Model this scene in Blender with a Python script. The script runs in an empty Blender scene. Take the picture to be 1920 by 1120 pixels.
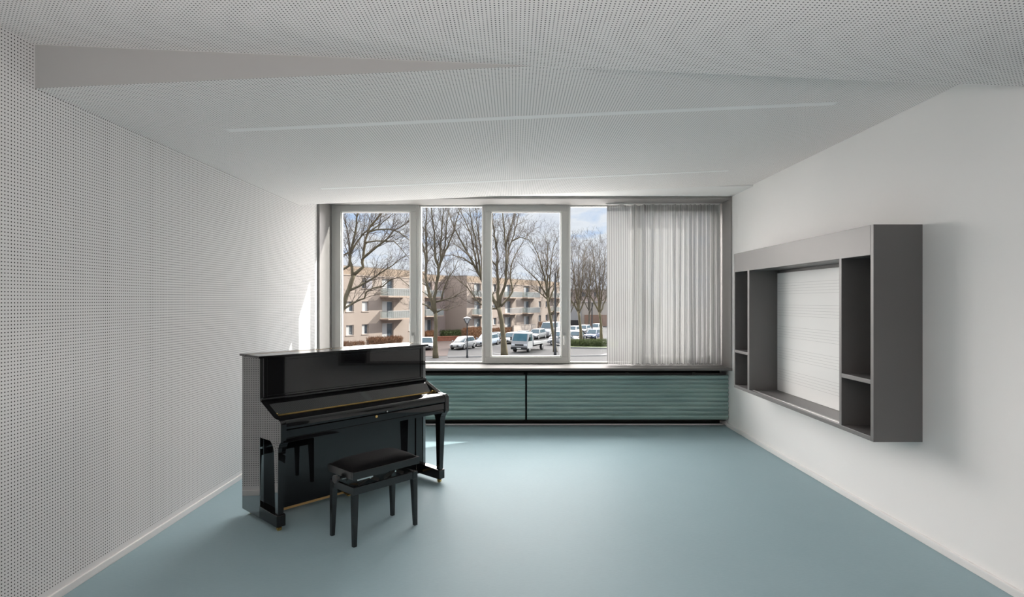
import bpy, bmesh, math, random
from mathutils import Vector, Matrix

# ------------------------------------------------------------------ frame of reference
F = 1080.0; EYE = 1.65; VX = 964.0; VY = 564.0       # focal length in px, eye height, vanishing point
GROUND = -4.2                                         # street level seen from the first-floor room
scene = bpy.context.scene
col = scene.collection
random.seed(7)

def at(px, py, s):
    """point at scale s (px per metre) seen at pixel px, py"""
    return Vector(((px - VX) / s, F / s, EYE - (py - VY) / s))

def gnd(px, py):
    """street point seen at pixel px, py"""
    s = (py - VY) / (EYE - GROUND)
    return Vector(((px - VX) / s, F / s, GROUND))

# ------------------------------------------------------------------ materials
MATS = {}
def new_mat(name):
    m = bpy.data.materials.new(name); m.use_nodes = True
    MATS[name] = m
    nt = m.node_tree
    return m, nt, nt.nodes['Principled BSDF']

def mat(name, color, rough=0.5, ior=1.45, metallic=0.0, noise=0.0, nscale=6.0, bump=0.0, bscale=40.0,
        emit=None, sheen=0.0, spec=0.5):
    m, nt, b = new_mat(name)
    b.inputs['Base Color'].default_value = (*color, 1)
    b.inputs['Roughness'].default_value = rough
    b.inputs['IOR'].default_value = ior
    b.inputs['Metallic'].default_value = metallic
    b.inputs['Specular IOR Level'].default_value = spec
    if sheen:
        b.inputs['Sheen Weight'].default_value = sheen
    if noise or bump:
        tc = nt.nodes.new('ShaderNodeTexCoord')
    if noise:
        n = nt.nodes.new('ShaderNodeTexNoise'); n.inputs['Scale'].default_value = nscale
        n.inputs['Detail'].default_value = 5
        nt.links.new(tc.outputs['Object'], n.inputs['Vector'])
        r = nt.nodes.new('ShaderNodeMapRange')
        r.inputs['From Min'].default_value = 0.3; r.inputs['From Max'].default_value = 0.7
        r.inputs['To Min'].default_value = 1 - noise; r.inputs['To Max'].default_value = 1 + noise
        nt.links.new(n.outputs['Fac'], r.inputs['Value'])
        mx = nt.nodes.new('ShaderNodeVectorMath'); mx.operation = 'SCALE'
        mx.inputs[0].default_value = color
        nt.links.new(r.outputs['Result'], mx.inputs['Scale'])
        nt.links.new(mx.outputs['Vector'], b.inputs['Base Color'])
    if bump:
        n2 = nt.nodes.new('ShaderNodeTexNoise'); n2.inputs['Scale'].default_value = bscale
        nt.links.new(tc.outputs['Object'], n2.inputs['Vector'])
        bp = nt.nodes.new('ShaderNodeBump'); bp.inputs['Strength'].default_value = bump
        bp.inputs['Distance'].default_value = 0.01
        nt.links.new(n2.outputs['Fac'], bp.inputs['Height'])
        nt.links.new(bp.outputs['Normal'], b.inputs['Normal'])
    return m

def perforated(name, color, axes, pitch=0.01852, radius=0.0036, hole=(0.03, 0.03, 0.03), limits=None):
    """white acoustic board with a square grid of round holes"""
    m, nt, b = new_mat(name)
    b.inputs['Roughness'].default_value = 0.75
    b.inputs['Specular IOR Level'].default_value = 0.25
    tc = nt.nodes.new('ShaderNodeTexCoord')
    sp = nt.nodes.new('ShaderNodeSeparateXYZ'); nt.links.new(tc.outputs['Object'], sp.inputs[0])
    def math_(op, a, bb=None):
        n = nt.nodes.new('ShaderNodeMath'); n.operation = op
        for i, v in enumerate((a, bb)):
            if v is None: continue
            if isinstance(v, (int, float)): n.inputs[i].default_value = v
            else: nt.links.new(v, n.inputs[i])
        return n.outputs[0]
    sq = []
    for ax in axes:
        v = math_('DIVIDE', sp.outputs[ax], pitch)
        v = math_('FRACT', v); v = math_('SUBTRACT', v, 0.5); v = math_('MULTIPLY', v, pitch)
        sq.append(math_('MULTIPLY', v, v))
    d = math_('SQRT', math_('ADD', sq[0], sq[1]))
    r = nt.nodes.new('ShaderNodeMapRange')
    r.inputs['From Min'].default_value = radius * 0.9; r.inputs['From Max'].default_value = radius * 1.1
    nt.links.new(d, r.inputs['Value'])
    fac = r.outputs['Result']
    if limits:                                         # plain border: no holes below the limit
        ax, lo = limits
        fac = math_('MAXIMUM', fac, math_('LESS_THAN', sp.outputs[ax], lo))
    mx = nt.nodes.new('ShaderNodeMix'); mx.data_type = 'RGBA'
    mx.inputs['A'].default_value = (*hole, 1); mx.inputs['B'].default_value = (*color, 1)
    nt.links.new(fac, mx.inputs['Factor'])
    nt.links.new(mx.outputs['Result'], b.inputs['Base Color'])
    return m

def glass_mat(name, tint=(0.97, 0.985, 0.98)):
    m = bpy.data.materials.new(name); m.use_nodes = True; nt = m.node_tree; nt.nodes.clear()
    out = nt.nodes.new('ShaderNodeOutputMaterial')
    tr = nt.nodes.new('ShaderNodeBsdfTransparent'); tr.inputs[0].default_value = (*tint, 1)
    gl = nt.nodes.new('ShaderNodeBsdfGlossy'); gl.inputs['Roughness'].default_value = 0.0
    fr = nt.nodes.new('ShaderNodeFresnel'); fr.inputs['IOR'].default_value = 1.45
    mx = nt.nodes.new('ShaderNodeMixShader')
    ge = nt.nodes.new('ShaderNodeNewGeometry'); iv = nt.nodes.new('ShaderNodeMath'); iv.operation = 'SUBTRACT'; iv.inputs[0].default_value = 1.0
    nt.links.new(ge.outputs['Backfacing'], iv.inputs[1])
    ml_ = nt.nodes.new('ShaderNodeMath'); ml_.operation = 'MULTIPLY'
    nt.links.new(fr.outputs[0], ml_.inputs[0]); nt.links.new(iv.outputs[0], ml_.inputs[1])   # each pane reflects once, on its outer faces
    nt.links.new(ml_.outputs[0], mx.inputs[0]); nt.links.new(tr.outputs[0], mx.inputs[1]); nt.links.new(gl.outputs[0], mx.inputs[2])
    nt.links.new(mx.outputs[0], out.inputs[0])
    MATS[name] = m
    return m

WALL = (0.74, 0.735, 0.725)
mat('wall_paint', (0.845, 0.835, 0.825), 0.6, noise=0.006, nscale=1.5, spec=0.3)
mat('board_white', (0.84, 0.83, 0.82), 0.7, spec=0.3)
mat('shaded_board', (0.4266, 0.4266, 0.4197), 0.7, spec=0.3)  # ceiling fascia: its shade is mixed into the white board's colour
perforated('perf_wall', (0.755, 0.74, 0.732), (1, 2), limits=(2, 0.075))
perforated('perf_ceiling', (0.89, 0.858, 0.842), (0, 1), hole=(0.08, 0.08, 0.08))
mat('skirting', (0.78, 0.765, 0.75), 0.45)
mat('reveal_grey', (0.29, 0.277, 0.268), 0.5)
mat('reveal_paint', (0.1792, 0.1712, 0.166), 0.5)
mat('sill_paint', (0.15, 0.145, 0.142), 0.6, spec=0.08)
mat('frame_paint', (0.552, 0.5474, 0.529), 0.4)
mat('frame_white', (0.736, 0.736, 0.7176), 0.4)
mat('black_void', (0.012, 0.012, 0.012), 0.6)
mat('dark_bronze', (0.035, 0.033, 0.031), 0.45)
mat('rear_wall', (0.25, 0.25, 0.245), 0.7)
mat('door_grey', (0.03, 0.03, 0.03), 0.5)
mat('steel', (0.55, 0.55, 0.54), 0.3, metallic=1.0)
mat('diffuser', (0.93, 0.92, 0.91), 0.6, spec=0.2)
glass_mat('window_glass')

# linoleum
m, nt, b = new_mat('linoleum')
tc = nt.nodes.new('ShaderNodeTexCoord')
n1 = nt.nodes.new('ShaderNodeTexNoise'); n1.inputs['Scale'].default_value = 2.2; n1.inputs['Detail'].default_value = 8
n1.inputs['Roughness'].default_value = 0.65
n2 = nt.nodes.new('ShaderNodeTexNoise'); n2.inputs['Scale'].default_value = 60; n2.inputs['Detail'].default_value = 4
mp = nt.nodes.new('ShaderNodeMapping'); mp.inputs['Scale'].default_value = (0.5, 2.0, 1)
nt.links.new(tc.outputs['Object'], n1.inputs['Vector'])
nt.links.new(tc.outputs['Object'], mp.inputs['Vector']); nt.links.new(mp.outputs[0], n2.inputs['Vector'])
ad = nt.nodes.new('ShaderNodeMath'); ad.operation = 'ADD'
nt.links.new(n1.outputs['Fac'], ad.inputs[0]); nt.links.new(n2.outputs['Fac'], ad.inputs[1])
cr = nt.nodes.new('ShaderNodeValToRGB')
cr.color_ramp.elements[0].position = 0.35; cr.color_ramp.elements[0].color = (0.272, 0.378, 0.412, 1)
cr.color_ramp.elements[1].position = 0.75; cr.color_ramp.elements[1].color = (0.306, 0.413, 0.447, 1)
hf = nt.nodes.new('ShaderNodeMath'); hf.operation = 'MULTIPLY'; hf.inputs[1].default_value = 0.5
nt.links.new(ad.outputs[0], hf.inputs[0]); nt.links.new(hf.outputs[0], cr.inputs[0])
nt.links.new(cr.outputs[0], b.inputs['Base Color'])
rr = nt.nodes.new('ShaderNodeMapRange'); rr.inputs['To Min'].default_value = 0.5; rr.inputs['To Max'].default_value = 0.62
nt.links.new(n1.outputs['Fac'], rr.inputs['Value']); nt.links.new(rr.outputs[0], b.inputs['Roughness'])
b.inputs['IOR'].default_value = 1.4; b.inputs['Specular IOR Level'].default_value = 0.22

# piano and bench
mat('piano_lacquer', (0.006, 0.006, 0.007), 0.03, ior=1.55)
mat('piano_lid_lacquer', (0.006, 0.006, 0.007), 0.13, ior=1.5)
mat('piano_side_lacquer', (0.006, 0.006, 0.007), 0.02, ior=2.9)
mat('brass', (0.75, 0.50, 0.18), 0.25, metallic=1.0)
mat('toe_gold', (0.45, 0.30, 0.12), 0.4)  # golden tone of the strip along the piano's bottom edge
mat('satin_black', (0.0104, 0.0111, 0.0123), 0.22, ior=1.6)
mat('black_velvet', (0.005, 0.005, 0.0055), 0.9, sheen=0.02, bump=0.1, bscale=300, spec=0.1)
mat('knob_grey', (0.06, 0.06, 0.06), 0.4)
mat('chrome', (0.7, 0.7, 0.68), 0.18, metallic=1.0)
# cabinet
mat('cabinet_grey', (0.135, 0.129, 0.127), 0.42, ior=1.62, noise=0.02, nscale=3)
mat('whiteboard', (0.80, 0.80, 0.79), 0.18)
mat('staff_ink', (0.42, 0.42, 0.42), 0.4)

# corrugated panel
m, nt, b = new_mat('corrugated_sheet')
b.inputs['Base Color'].default_value = (0.20, 0.31, 0.29, 1); b.inputs['Roughness'].default_value = 0.22
b.inputs['IOR'].default_value = 1.7
tc = nt.nodes.new('ShaderNodeTexCoord'); n1 = nt.nodes.new('ShaderNodeTexNoise')
mp = nt.nodes.new('ShaderNodeMapping'); mp.inputs['Scale'].default_value = (1.2, 6, 14)
nt.links.new(tc.outputs['Object'], mp.inputs['Vector']); nt.links.new(mp.outputs[0], n1.inputs['Vector'])
n1.inputs['Scale'].default_value = 1.0; n1.inputs['Detail'].default_value = 2
cr = nt.nodes.new('ShaderNodeValToRGB')
cr.color_ramp.elements[0].position = 0.35; cr.color_ramp.elements[0].color = (0.27, 0.39, 0.375, 1)
cr.color_ramp.elements[1].position = 0.65; cr.color_ramp.elements[1].color = (0.36, 0.49, 0.455, 1)
nt.links.new(n1.outputs['Fac'], cr.inputs[0]); nt.links.new(cr.outputs[0], b.inputs['Base Color'])

# curtain cloth: translucent, with fine vertical stripes along the cloth
m = bpy.data.materials.new('curtain_cloth'); m.use_nodes = True; nt = m.node_tree; nt.nodes.clear(); MATS['curtain_cloth'] = m
out = nt.nodes.new('ShaderNodeOutputMaterial')
uv = nt.nodes.new('ShaderNodeUVMap'); uv.uv_map = 'cloth'
sx = nt.nodes.new('ShaderNodeSeparateXYZ'); nt.links.new(uv.outputs[0], sx.inputs[0])
def mnode(nt, op, a, bb=None):
    n = nt.nodes.new('ShaderNodeMath'); n.operation = op
    for i, v in enumerate((a, bb)):
        if v is None: continue
        if isinstance(v, (int, float)): n.inputs[i].default_value = v
        else: nt.links.new(v, n.inputs[i])
    return n.outputs[0]
w1 = mnode(nt, 'FRACT', mnode(nt, 'DIVIDE', sx.outputs[0], 0.031))
st = mnode(nt, 'LESS_THAN', w1, 0.34)
cmx = nt.nodes.new('ShaderNodeMix'); cmx.data_type = 'RGBA'
cmx.inputs['A'].default_value = (0.66, 0.66, 0.65, 1); cmx.inputs['B'].default_value = (0.42, 0.42, 0.42, 1)
nt.links.new(st, cmx.inputs['Factor'])
df = nt.nodes.new('ShaderNodeBsdfDiffuse'); tl = nt.nodes.new('ShaderNodeBsdfTranslucent')
tp = nt.nodes.new('ShaderNodeBsdfTransparent')
nt.links.new(cmx.outputs['Result'], df.inputs[0]); 
th_ = nt.nodes.new('ShaderNodeVectorMath'); th_.operation = 'SCALE'; hd_ = mnode(nt, 'LESS_THAN', sx.outputs[1], 2.06); hs_ = mnode(nt, 'ADD', mnode(nt, 'MULTIPLY', hd_, 0.20), 0.10); nt.links.new(hs_, th_.inputs['Scale'])     # the weave lets less light through than it reflects
nt.links.new(cmx.outputs['Result'], th_.inputs[0]); nt.links.new(th_.outputs['Vector'], tl.inputs[0])
m1 = nt.nodes.new('ShaderNodeMixShader'); m1.inputs[0].default_value = 0.42
nt.links.new(df.outputs[0], m1.inputs[1]); nt.links.new(tl.outputs[0], m1.inputs[2])
m2 = nt.nodes.new('ShaderNodeMixShader')
fa = mnode(nt, 'ADD', mnode(nt, 'MULTIPLY', st, 0.10), 0.03)
nt.links.new(fa, m2.inputs[0]); nt.links.new(m1.outputs[0], m2.inputs[1]); nt.links.new(tp.outputs[0], m2.inputs[2])
nt.links.new(m2.outputs[0], out.inputs[0])

# outside
mat('asphalt', (0.0211, 0.0211, 0.0221), 0.9, noise=0.12, nscale=0.25)
mat('paving', (0.0302, 0.0297, 0.0302), 0.9, noise=0.08, nscale=0.5)
mat('red_paving', (0.0401, 0.0211, 0.0161), 0.9, noise=0.12, nscale=0.8)
mat('bounce_white', (0.80, 0.79, 0.77), 0.9, noise=0.05, nscale=8)
mat('kerb_stone', (0.2455, 0.2411, 0.2321), 0.8)
mat('line_paint', (0.3348, 0.3348, 0.3303), 0.7)
mat('grass', (0.12, 0.15, 0.06), 0.9, noise=0.3, nscale=1.0)
mat('render_cream', (0.32, 0.26, 0.22), 0.85, noise=0.04, nscale=0.4)
mat('render_pink', (0.3405, 0.2688, 0.2419), 0.85, noise=0.04, nscale=0.4)
mat('cornice', (0.396, 0.324, 0.2736), 0.85)
mat('roof_felt', (0.2304, 0.216, 0.2088), 0.9)
mat('wall_cream', (0.50, 0.42, 0.36), 0.85)
mat('roof_tile', (0.30, 0.225, 0.165), 0.9, noise=0.2, nscale=5)
mat('white_pvc', (0.4896, 0.4896, 0.4835), 0.4)
mat('dark_pane', (0.07, 0.085, 0.10), 0.05)
mat('grey_shutter', (0.34, 0.32, 0.34), 0.6)
mat('balcony_slab', (0.396, 0.3024, 0.2376), 0.8)
mat('balcony_glass', (0.36, 0.432, 0.4104), 0.2)
mat('brick_red', (0.315, 0.12, 0.075), 0.85, noise=0.15, nscale=3)
mat('hedge_russet', (0.32, 0.185, 0.105), 0.9, noise=0.3, nscale=3)
mat('hedge_green', (0.0975, 0.12, 0.045), 0.9, noise=0.4, nscale=3)
mat('bark', (0.125, 0.102, 0.060), 0.9, noise=0.25, nscale=1.2)
mat('twig', (0.1, 0.0775, 0.0575), 0.9)
mat('bark_grey', (0.12, 0.105, 0.08), 0.9, noise=0.2, nscale=1.5)
mat('shed_grey', (0.2592, 0.2664, 0.2736), 0.7)
mat('shed_beige', (0.36, 0.324, 0.288), 0.8)
mat('shed_brown', (0.216, 0.1368, 0.1008), 0.8)
MATS['balcony_glass'].node_tree.nodes['Principled BSDF'].inputs['Alpha'].default_value = 0.45
mat('post_black', (0.02, 0.02, 0.022), 0.4)
mat('lamp_white', (0.85, 0.85, 0.85), 0.3)
mat('tyre', (0.015, 0.015, 0.016), 0.8)
mat('rim', (0.50, 0.50, 0.51), 0.3, metallic=0.8)
mat('car_glass', (0.035, 0.065, 0.08), 0.03, ior=1.6)
mat('truck_glass', (0.05, 0.13, 0.17), 0.03, ior=1.6)
mat('car_trim', (0.02, 0.02, 0.022), 0.5)
mat('headlight', (0.75, 0.77, 0.80), 0.1)
mat('taillight', (0.40, 0.02, 0.02), 0.2)
mat('plate', (0.75, 0.75, 0.70), 0.5)
for nm, c in dict(white=(0.36, 0.36, 0.365), silver=(0.20, 0.205, 0.21), pewter=(0.13, 0.135, 0.145), champagne=(0.30, 0.28, 0.25),
                  black=(0.02, 0.02, 0.025), navy=(0.05, 0.07, 0.13), iceblue=(0.30, 0.35, 0.42)).items():
    mat('paint_' + nm, c, 0.25, ior=1.45)

# ------------------------------------------------------------------ mesh builder
class MB:
    def __init__(self):
        self.v = []; self.f = []; self.m = []
    def add(self, verts, faces, mi=0):
        o = len(self.v)
        self.v += [tuple(p) for p in verts]
        for q in faces:
            self.f.append(tuple(o + i for i in q)); self.m.append(mi)
        return self
    def box(self, x0, x1, y0, y1, z0, z1, mi=0):
        v = [(x0, y0, z0), (x1, y0, z0), (x1, y1, z0), (x0, y1, z0), (x0, y0, z1), (x1, y0, z1), (x1, y1, z1), (x0, y1, z1)]
        return self.add(v, [(0, 3, 2, 1), (4, 5, 6, 7), (0, 1, 5, 4), (1, 2, 6, 5), (2, 3, 7, 6), (3, 0, 4, 7)], mi)
    def hexa(self, a, b, mi=0):
        """solid between a bottom quad a and a top quad b (both counter-clockwise from above)"""
        return self.add(list(a) + list(b), [(0, 3, 2, 1), (4, 5, 6, 7), (0, 1, 5, 4), (1, 2, 6, 5), (2, 3, 7, 6), (3, 0, 4, 7)], mi)
    def prism_x(self, poly, x0, x1, mi=0):
        """polygon of (y, z) swept along x"""
        n = len(poly)
        v = [(x0, y, z) for y, z in poly] + [(x1, y, z) for y, z in poly]
        fs = [tuple(range(n)), tuple(range(2 * n - 1, n - 1, -1))] + [(i, i + n, (i + 1) % n + n, (i + 1) % n) for i in range(n)]
        return self.add(v, fs, mi)
    def prism_y(self, poly, y0, y1, mi=0):
        n = len(poly)
        v = [(x, y0, z) for x, z in poly] + [(x, y1, z) for x, z in poly]
        fs = [tuple(range(n)), tuple(range(2 * n - 1, n - 1, -1))] + [(i, i + n, (i + 1) % n + n, (i + 1) % n) for i in range(n)]
        return self.add(v, fs, mi)
    def prism_z(self, poly, z0, z1, mi=0):
        n = len(poly)
        v = [(x, y, z0) for x, y in poly] + [(x, y, z1) for x, y in poly]
        fs = [tuple(range(n - 1, -1, -1)), tuple(range(n, 2 * n))] + [(i, (i + 1) % n, (i + 1) % n + n, i + n) for i in range(n)]
        return self.add(v, fs, mi)
    def tube(self, pts, radii, n=8, cap=True, mi=0):
        pts = [Vector(p) for p in pts]
        if not hasattr(radii, '__len__'): radii = [radii] * len(pts)
        rings = []; ref = None
        for i, p in enumerate(pts):
            d = (pts[min(i + 1, len(pts) - 1)] - pts[max(i - 1, 0)])
            if d.length < 1e-9: d = Vector((0, 0, 1))
            d.normalize()
            if ref is None:
                ref = d.orthogonal().normalized()
            a = (ref - d * ref.dot(d))
            a = a.normalized() if a.length > 1e-6 else d.orthogonal().normalized()
            ref = a; b2 = d.cross(a)
            rings.append([p + (a * math.cos(2 * math.pi * k / n) + b2 * math.sin(2 * math.pi * k / n)) * radii[i] for k in range(n)])
        v = [q for r in rings for q in r]; fs = []
        for i in range(len(pts) - 1):
            for k in range(n):
                fs.append((i * n + k, i * n + (k + 1) % n, (i + 1) * n + (k + 1) % n, (i + 1) * n + k))
        if cap:
            fs.append(tuple(range(n - 1, -1, -1))); fs.append(tuple((len(pts) - 1) * n + k for k in range(n)))
        return self.add(v, fs, mi)
    def lathe(self, prof, cx=0, cy=0, n=20, mi=0):
        """profile of (radius, z) round a vertical axis"""
        v = []; fs = []
        for r, z in prof:
            v += [(cx + r * math.cos(2 * math.pi * k / n), cy + r * math.sin(2 * math.pi * k / n), z) for k in range(n)]
        for i in range(len(prof) - 1):
            for k in range(n):
                fs.append((i * n + k, i * n + (k + 1) % n, (i + 1) * n + (k + 1) % n, (i + 1) * n + k))
        fs.append(tuple(range(n - 1, -1, -1))); fs.append(tuple((len(prof) - 1) * n + k for k in range(n)))
        return self.add(v, fs, mi)
    def build(self, name, mats, parent=None, smooth=False, bevel=0.0, seg=2):
        me = bpy.data.meshes.new(name)
        me.from_pydata(self.v, [], self.f)
        if isinstance(mats, str): mats = [mats]
        for q in mats: me.materials.append(MATS[q])
        me.polygons.foreach_set('material_index', self.m)
        bm = bmesh.new(); bm.from_mesh(me); bmesh.ops.recalc_face_normals(bm, faces=bm.faces); bm.to_mesh(me); bm.free()
        if smooth:
            me.polygons.foreach_set('use_smooth', [True] * len(me.polygons))
            if smooth != 'all':
                me.set_sharp_from_angle(angle=math.radians(40))
        me.update()
        o = bpy.data.objects.new(name, me); col.objects.link(o)
        if parent: o.parent = parent
        if bevel:
            md = o.modifiers.new('soft edges', 'BEVEL'); md.width = bevel; md.segments = seg; md.limit_method = 'ANGLE'
            md.angle_limit = math.radians(40)
        return o

def tag(o, label=None, cat=None, group=None, kind=None):
    if label: o['label'] = label
    if cat: o['category'] = cat
    if group: o['group'] = group
    if kind: o['kind'] = kind
    return o

def thing(name, label, cat, loc=(0, 0, 0), rz=0, group=None, kind=None):
    o = bpy.data.objects.new(name, None); col.objects.link(o)
    o.location = loc; o.rotation_euler = (0, 0, rz); o.empty_display_size = 0.2
    return tag(o, label, cat, group, kind)

def copy_tree(o, parent=None):
    c = o.copy(); col.objects.link(c); c.parent = parent
    for ch in list(o.children): copy_tree(ch, c)
    return c

def struct(o, label=None, cat=None):
    return tag(o, label, cat, kind='structure')

# ------------------------------------------------------------------ room shell
XL, XR = -2.53, 2.80
YW = F / 146.0                     # front edge of the window niche
YF = F / 137.0                     # face of the window frames
YO = YF + 0.17                     # outer face of the building wall
YB = -2.6
YD = F / 355.0                     # ceiling fold
YE = F / 160.0                     # ceiling end near the window
ZH, ZS = 2.985, 0.782              # window head, sill
CL, CR = 2.772, 3.010              # far ceiling heights left, right
NL, NR = 3.003, 2.775              # near ceiling heights left, right

struct(MB().box(XL - 0.2, XR + 0.2, YB - 0.2, YO, -0.25, 0.0).build('floor', 'linoleum'), 'blue green linoleum floor of the music room', 'floor')
struct(MB().box(XL - 0.2, XL, YB - 0.2, YO, 0.0, 3.45).build('wall_left', 'perf_wall'), 'perforated white acoustic wall behind the piano', 'wall')
struct(MB().box(XR, XR + 0.2, YB - 0.2, YO, 0.0, 3.45).build('wall_right', 'wall_paint'), 'smooth white wall carrying the grey cabinet', 'wall')
struct(MB().box(XL, XR, YB - 0.2, YB, 0.0, 3.45).build('wall_back', 'rear_wall'), 'plain wall behind the viewer', 'wall')
wf = MB()
wf.box(XL, XR, YF - 0.10, YO, 0.0, ZS - 0.035)
wf.box(XL, XR, YW + 0.03, YO, ZH, 3.45)
struct(wf.build('wall_front', 'wall_paint'), 'window wall around the long window', 'wall')

# ceiling: two tilted perforated planes meeting in a twisted fold, and a flat strip along the window
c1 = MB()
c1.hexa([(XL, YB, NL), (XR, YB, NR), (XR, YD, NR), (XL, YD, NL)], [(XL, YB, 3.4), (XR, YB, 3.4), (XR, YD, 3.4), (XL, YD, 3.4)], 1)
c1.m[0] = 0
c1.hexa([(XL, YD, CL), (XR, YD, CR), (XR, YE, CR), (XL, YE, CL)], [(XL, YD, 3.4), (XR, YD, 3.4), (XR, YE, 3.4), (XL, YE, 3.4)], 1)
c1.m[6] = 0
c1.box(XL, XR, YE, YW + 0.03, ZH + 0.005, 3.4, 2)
struct(c1.build('ceiling', ['perf_ceiling', 'shaded_board', 'board_white']), 'folded perforated white ceiling', 'ceiling')

struct(MB().box(XL, XL + 0.014, YB, YW, 0, 0.045).build('baseboard_left', 'skirting', bevel=0.003), 'low white skirting under the perforated wall', 'skirting')
struct(MB().box(XR - 0.022, XR, YB, YW + 0.16, 0, 0.05).build('baseboard_right', 'skirting', bevel=0.004), 'low white skirting under the smooth wall', 'skirting')

# door out of view on the right wall, dark as its reflection in the piano shows
d1 = thing('door_1', 'dark grey door in the right wall beside the viewer', 'door', (XR, 1.9, 0), 0, kind='structure')
MB().box(-0.03, -0.001, -1.1, 1.18, 0.0, 2.62).build('door_leaf', 'door_grey', d1, bevel=0.004)
MB().tube([(-0.03, -0.95, 1.03), (-0.08, -0.95, 1.03), (-0.08, -0.83, 1.03)], 0.01, 10).build('door_handle', 'steel', d1, smooth=True)

# niche linings
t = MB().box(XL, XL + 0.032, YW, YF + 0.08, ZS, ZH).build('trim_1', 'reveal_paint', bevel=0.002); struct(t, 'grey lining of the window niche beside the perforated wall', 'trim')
t = MB().box(XR - 0.016, XR, YW, YF + 0.08, ZS, ZH).build('trim_2', 'reveal_grey', bevel=0.002); struct(t, 'grey lining of the window niche beside the curtain', 'trim')
t = MB().box(XL + 0.032, XR - 0.016, YW, YF + 0.08, ZH - 0.028, ZH).build('trim_3', 'reveal_grey', bevel=0.002); struct(t, 'grey lining overhead in the window niche', 'trim')
t = MB().box(XL, XR, YW - 0.012, YF + 0.1, ZS - 0.032, ZS).build('trim_4', 'sill_paint', bevel=0.004); struct(t, 'long pale grey window sill', 'window sill')

# windows --------------------------------------------------------------------
SF = F / YF
def wx(px): return (px - VX) / SF
def wz(py): return EYE - (py - VY) / SF
ZT, ZBt = wz(383), wz(682)
def glazing(num, x0, x1, label, opening, hinge_right=False, handle_px=None):
    a, b_ = wx(x0), wx(x1)
    w = thing('window_%d' % num, label, 'window', ((a + b_) / 2, YF, ZBt), 0, kind='structure')
    w2 = (b_ - a) / 2; h = ZT - ZBt
    if opening:
        fr = MB(); sw = 0.09
        for (p, q, r, s) in ((-w2, w2, h - 0.10, h), (-w2, w2, 0, 0.092), (-w2, -w2 + 0.082, 0.092, h - 0.10), (w2 - 0.085, w2, 0.092, h - 0.10)):
            fr.box(p, q, -0.012, 0.065, r, s)
        sash = fr.build('sash', 'frame_paint', w, bevel=0.005)
        bd = MB()
        g0, g1, gz0, gz1 = -w2 + 0.082, w2 - 0.085, 0.092, h - 0.10
        for (p, q, r, s) in ((g0, g1, gz1 - 0.014, gz1), (g0, g1, gz0, gz0 + 0.014), (g0, g0 + 0.014, gz0, gz1), (g1 - 0.014, g1, gz0, gz1)):
            bd.box(p, q, 0.012, 0.055, r, s)
        bd.build('glazing_bead', 'frame_white', w, bevel=0.002)
        MB().box(g0, g1, 0.035, 0.041, gz0, gz1).build('glass', 'window_glass', w)
        hx = -w2 + 0.04 if hinge_right else w2 - 0.045
        hd = MB(); hd.box(hx - 0.014, hx + 0.014, -0.022, -0.010, 0.29, 0.42)
        hd.tube([(hx, -0.02, 0.385), (hx, -0.055, 0.385), (hx, -0.058, 0.26)], [0.009, 0.009, 0.008], 10)
        hd.build('handle', 'steel' if not hinge_right else 'steel', w, smooth=True)
    else:
        fr = MB()
        for (p, q, r, s) in ((-w2, w2, h - 0.032, h), (-w2, w2, 0, 0.022), (-w2, -w2 + 0.022, 0.022, h - 0.032), (w2 - 0.012, w2, 0.022, h - 0.032)):
            fr.box(p, q, 0.02, 0.10, r, s)
        fr.build('frame', 'frame_white', w, bevel=0.003)
        MB().box(-w2 + 0.022, w2 - 0.012, 0.07, 0.076, 0.022, h - 0.032).build('glass', 'window_glass', w)
    return w
glazing(1, 628, 781, 'opening window leaf nearest the perforated wall', True)
glazing(2, 786, 905, 'fixed pane between the two opening leaves', False)
glazing(3, 909, 1064, 'opening window leaf in the middle of the long window', True)
glazing(4, 1067, 1186, 'fixed pane at the edge of the curtain', False)
glazing(5, 1190, 1346, 'opening window leaf behind the curtain', True)
# posts and head frame between the units
fp = MB()
for x0, x1 in ((612, 628), (781, 786), (905, 909), (1064, 1067), (1186, 1190), (1346, 1357)):
    fp.box(wx(x0), wx(x1), YF - 0.002, YO - 0.02, ZBt, ZT)
fp.box(wx(612), XR - 0.016, YF - 0.004, YO - 0.02, ZT, ZH - 0.028)
fp.box(wx(612), XR - 0.016, YF + 0.03, YO - 0.02, ZS, ZBt)
struct(fp.build('trim_5', 'frame_paint', bevel=0.003), 'pale window posts and head rail framing the panes', 'window frame')

# recess below the sill ------------------------------------------------------
ys = YF - 0.10
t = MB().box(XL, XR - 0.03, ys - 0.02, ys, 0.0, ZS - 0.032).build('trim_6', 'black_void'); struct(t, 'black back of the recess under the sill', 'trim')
t = MB().box(XL + 0.014, XR - 0.024, F / 141.5, F / 141.5 + 0.02, 0.0, 0.016).build('trim_7', 'skirting', bevel=0.002); struct(t, 'thin pale threshold strip under the green panels', 'trim')

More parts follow.
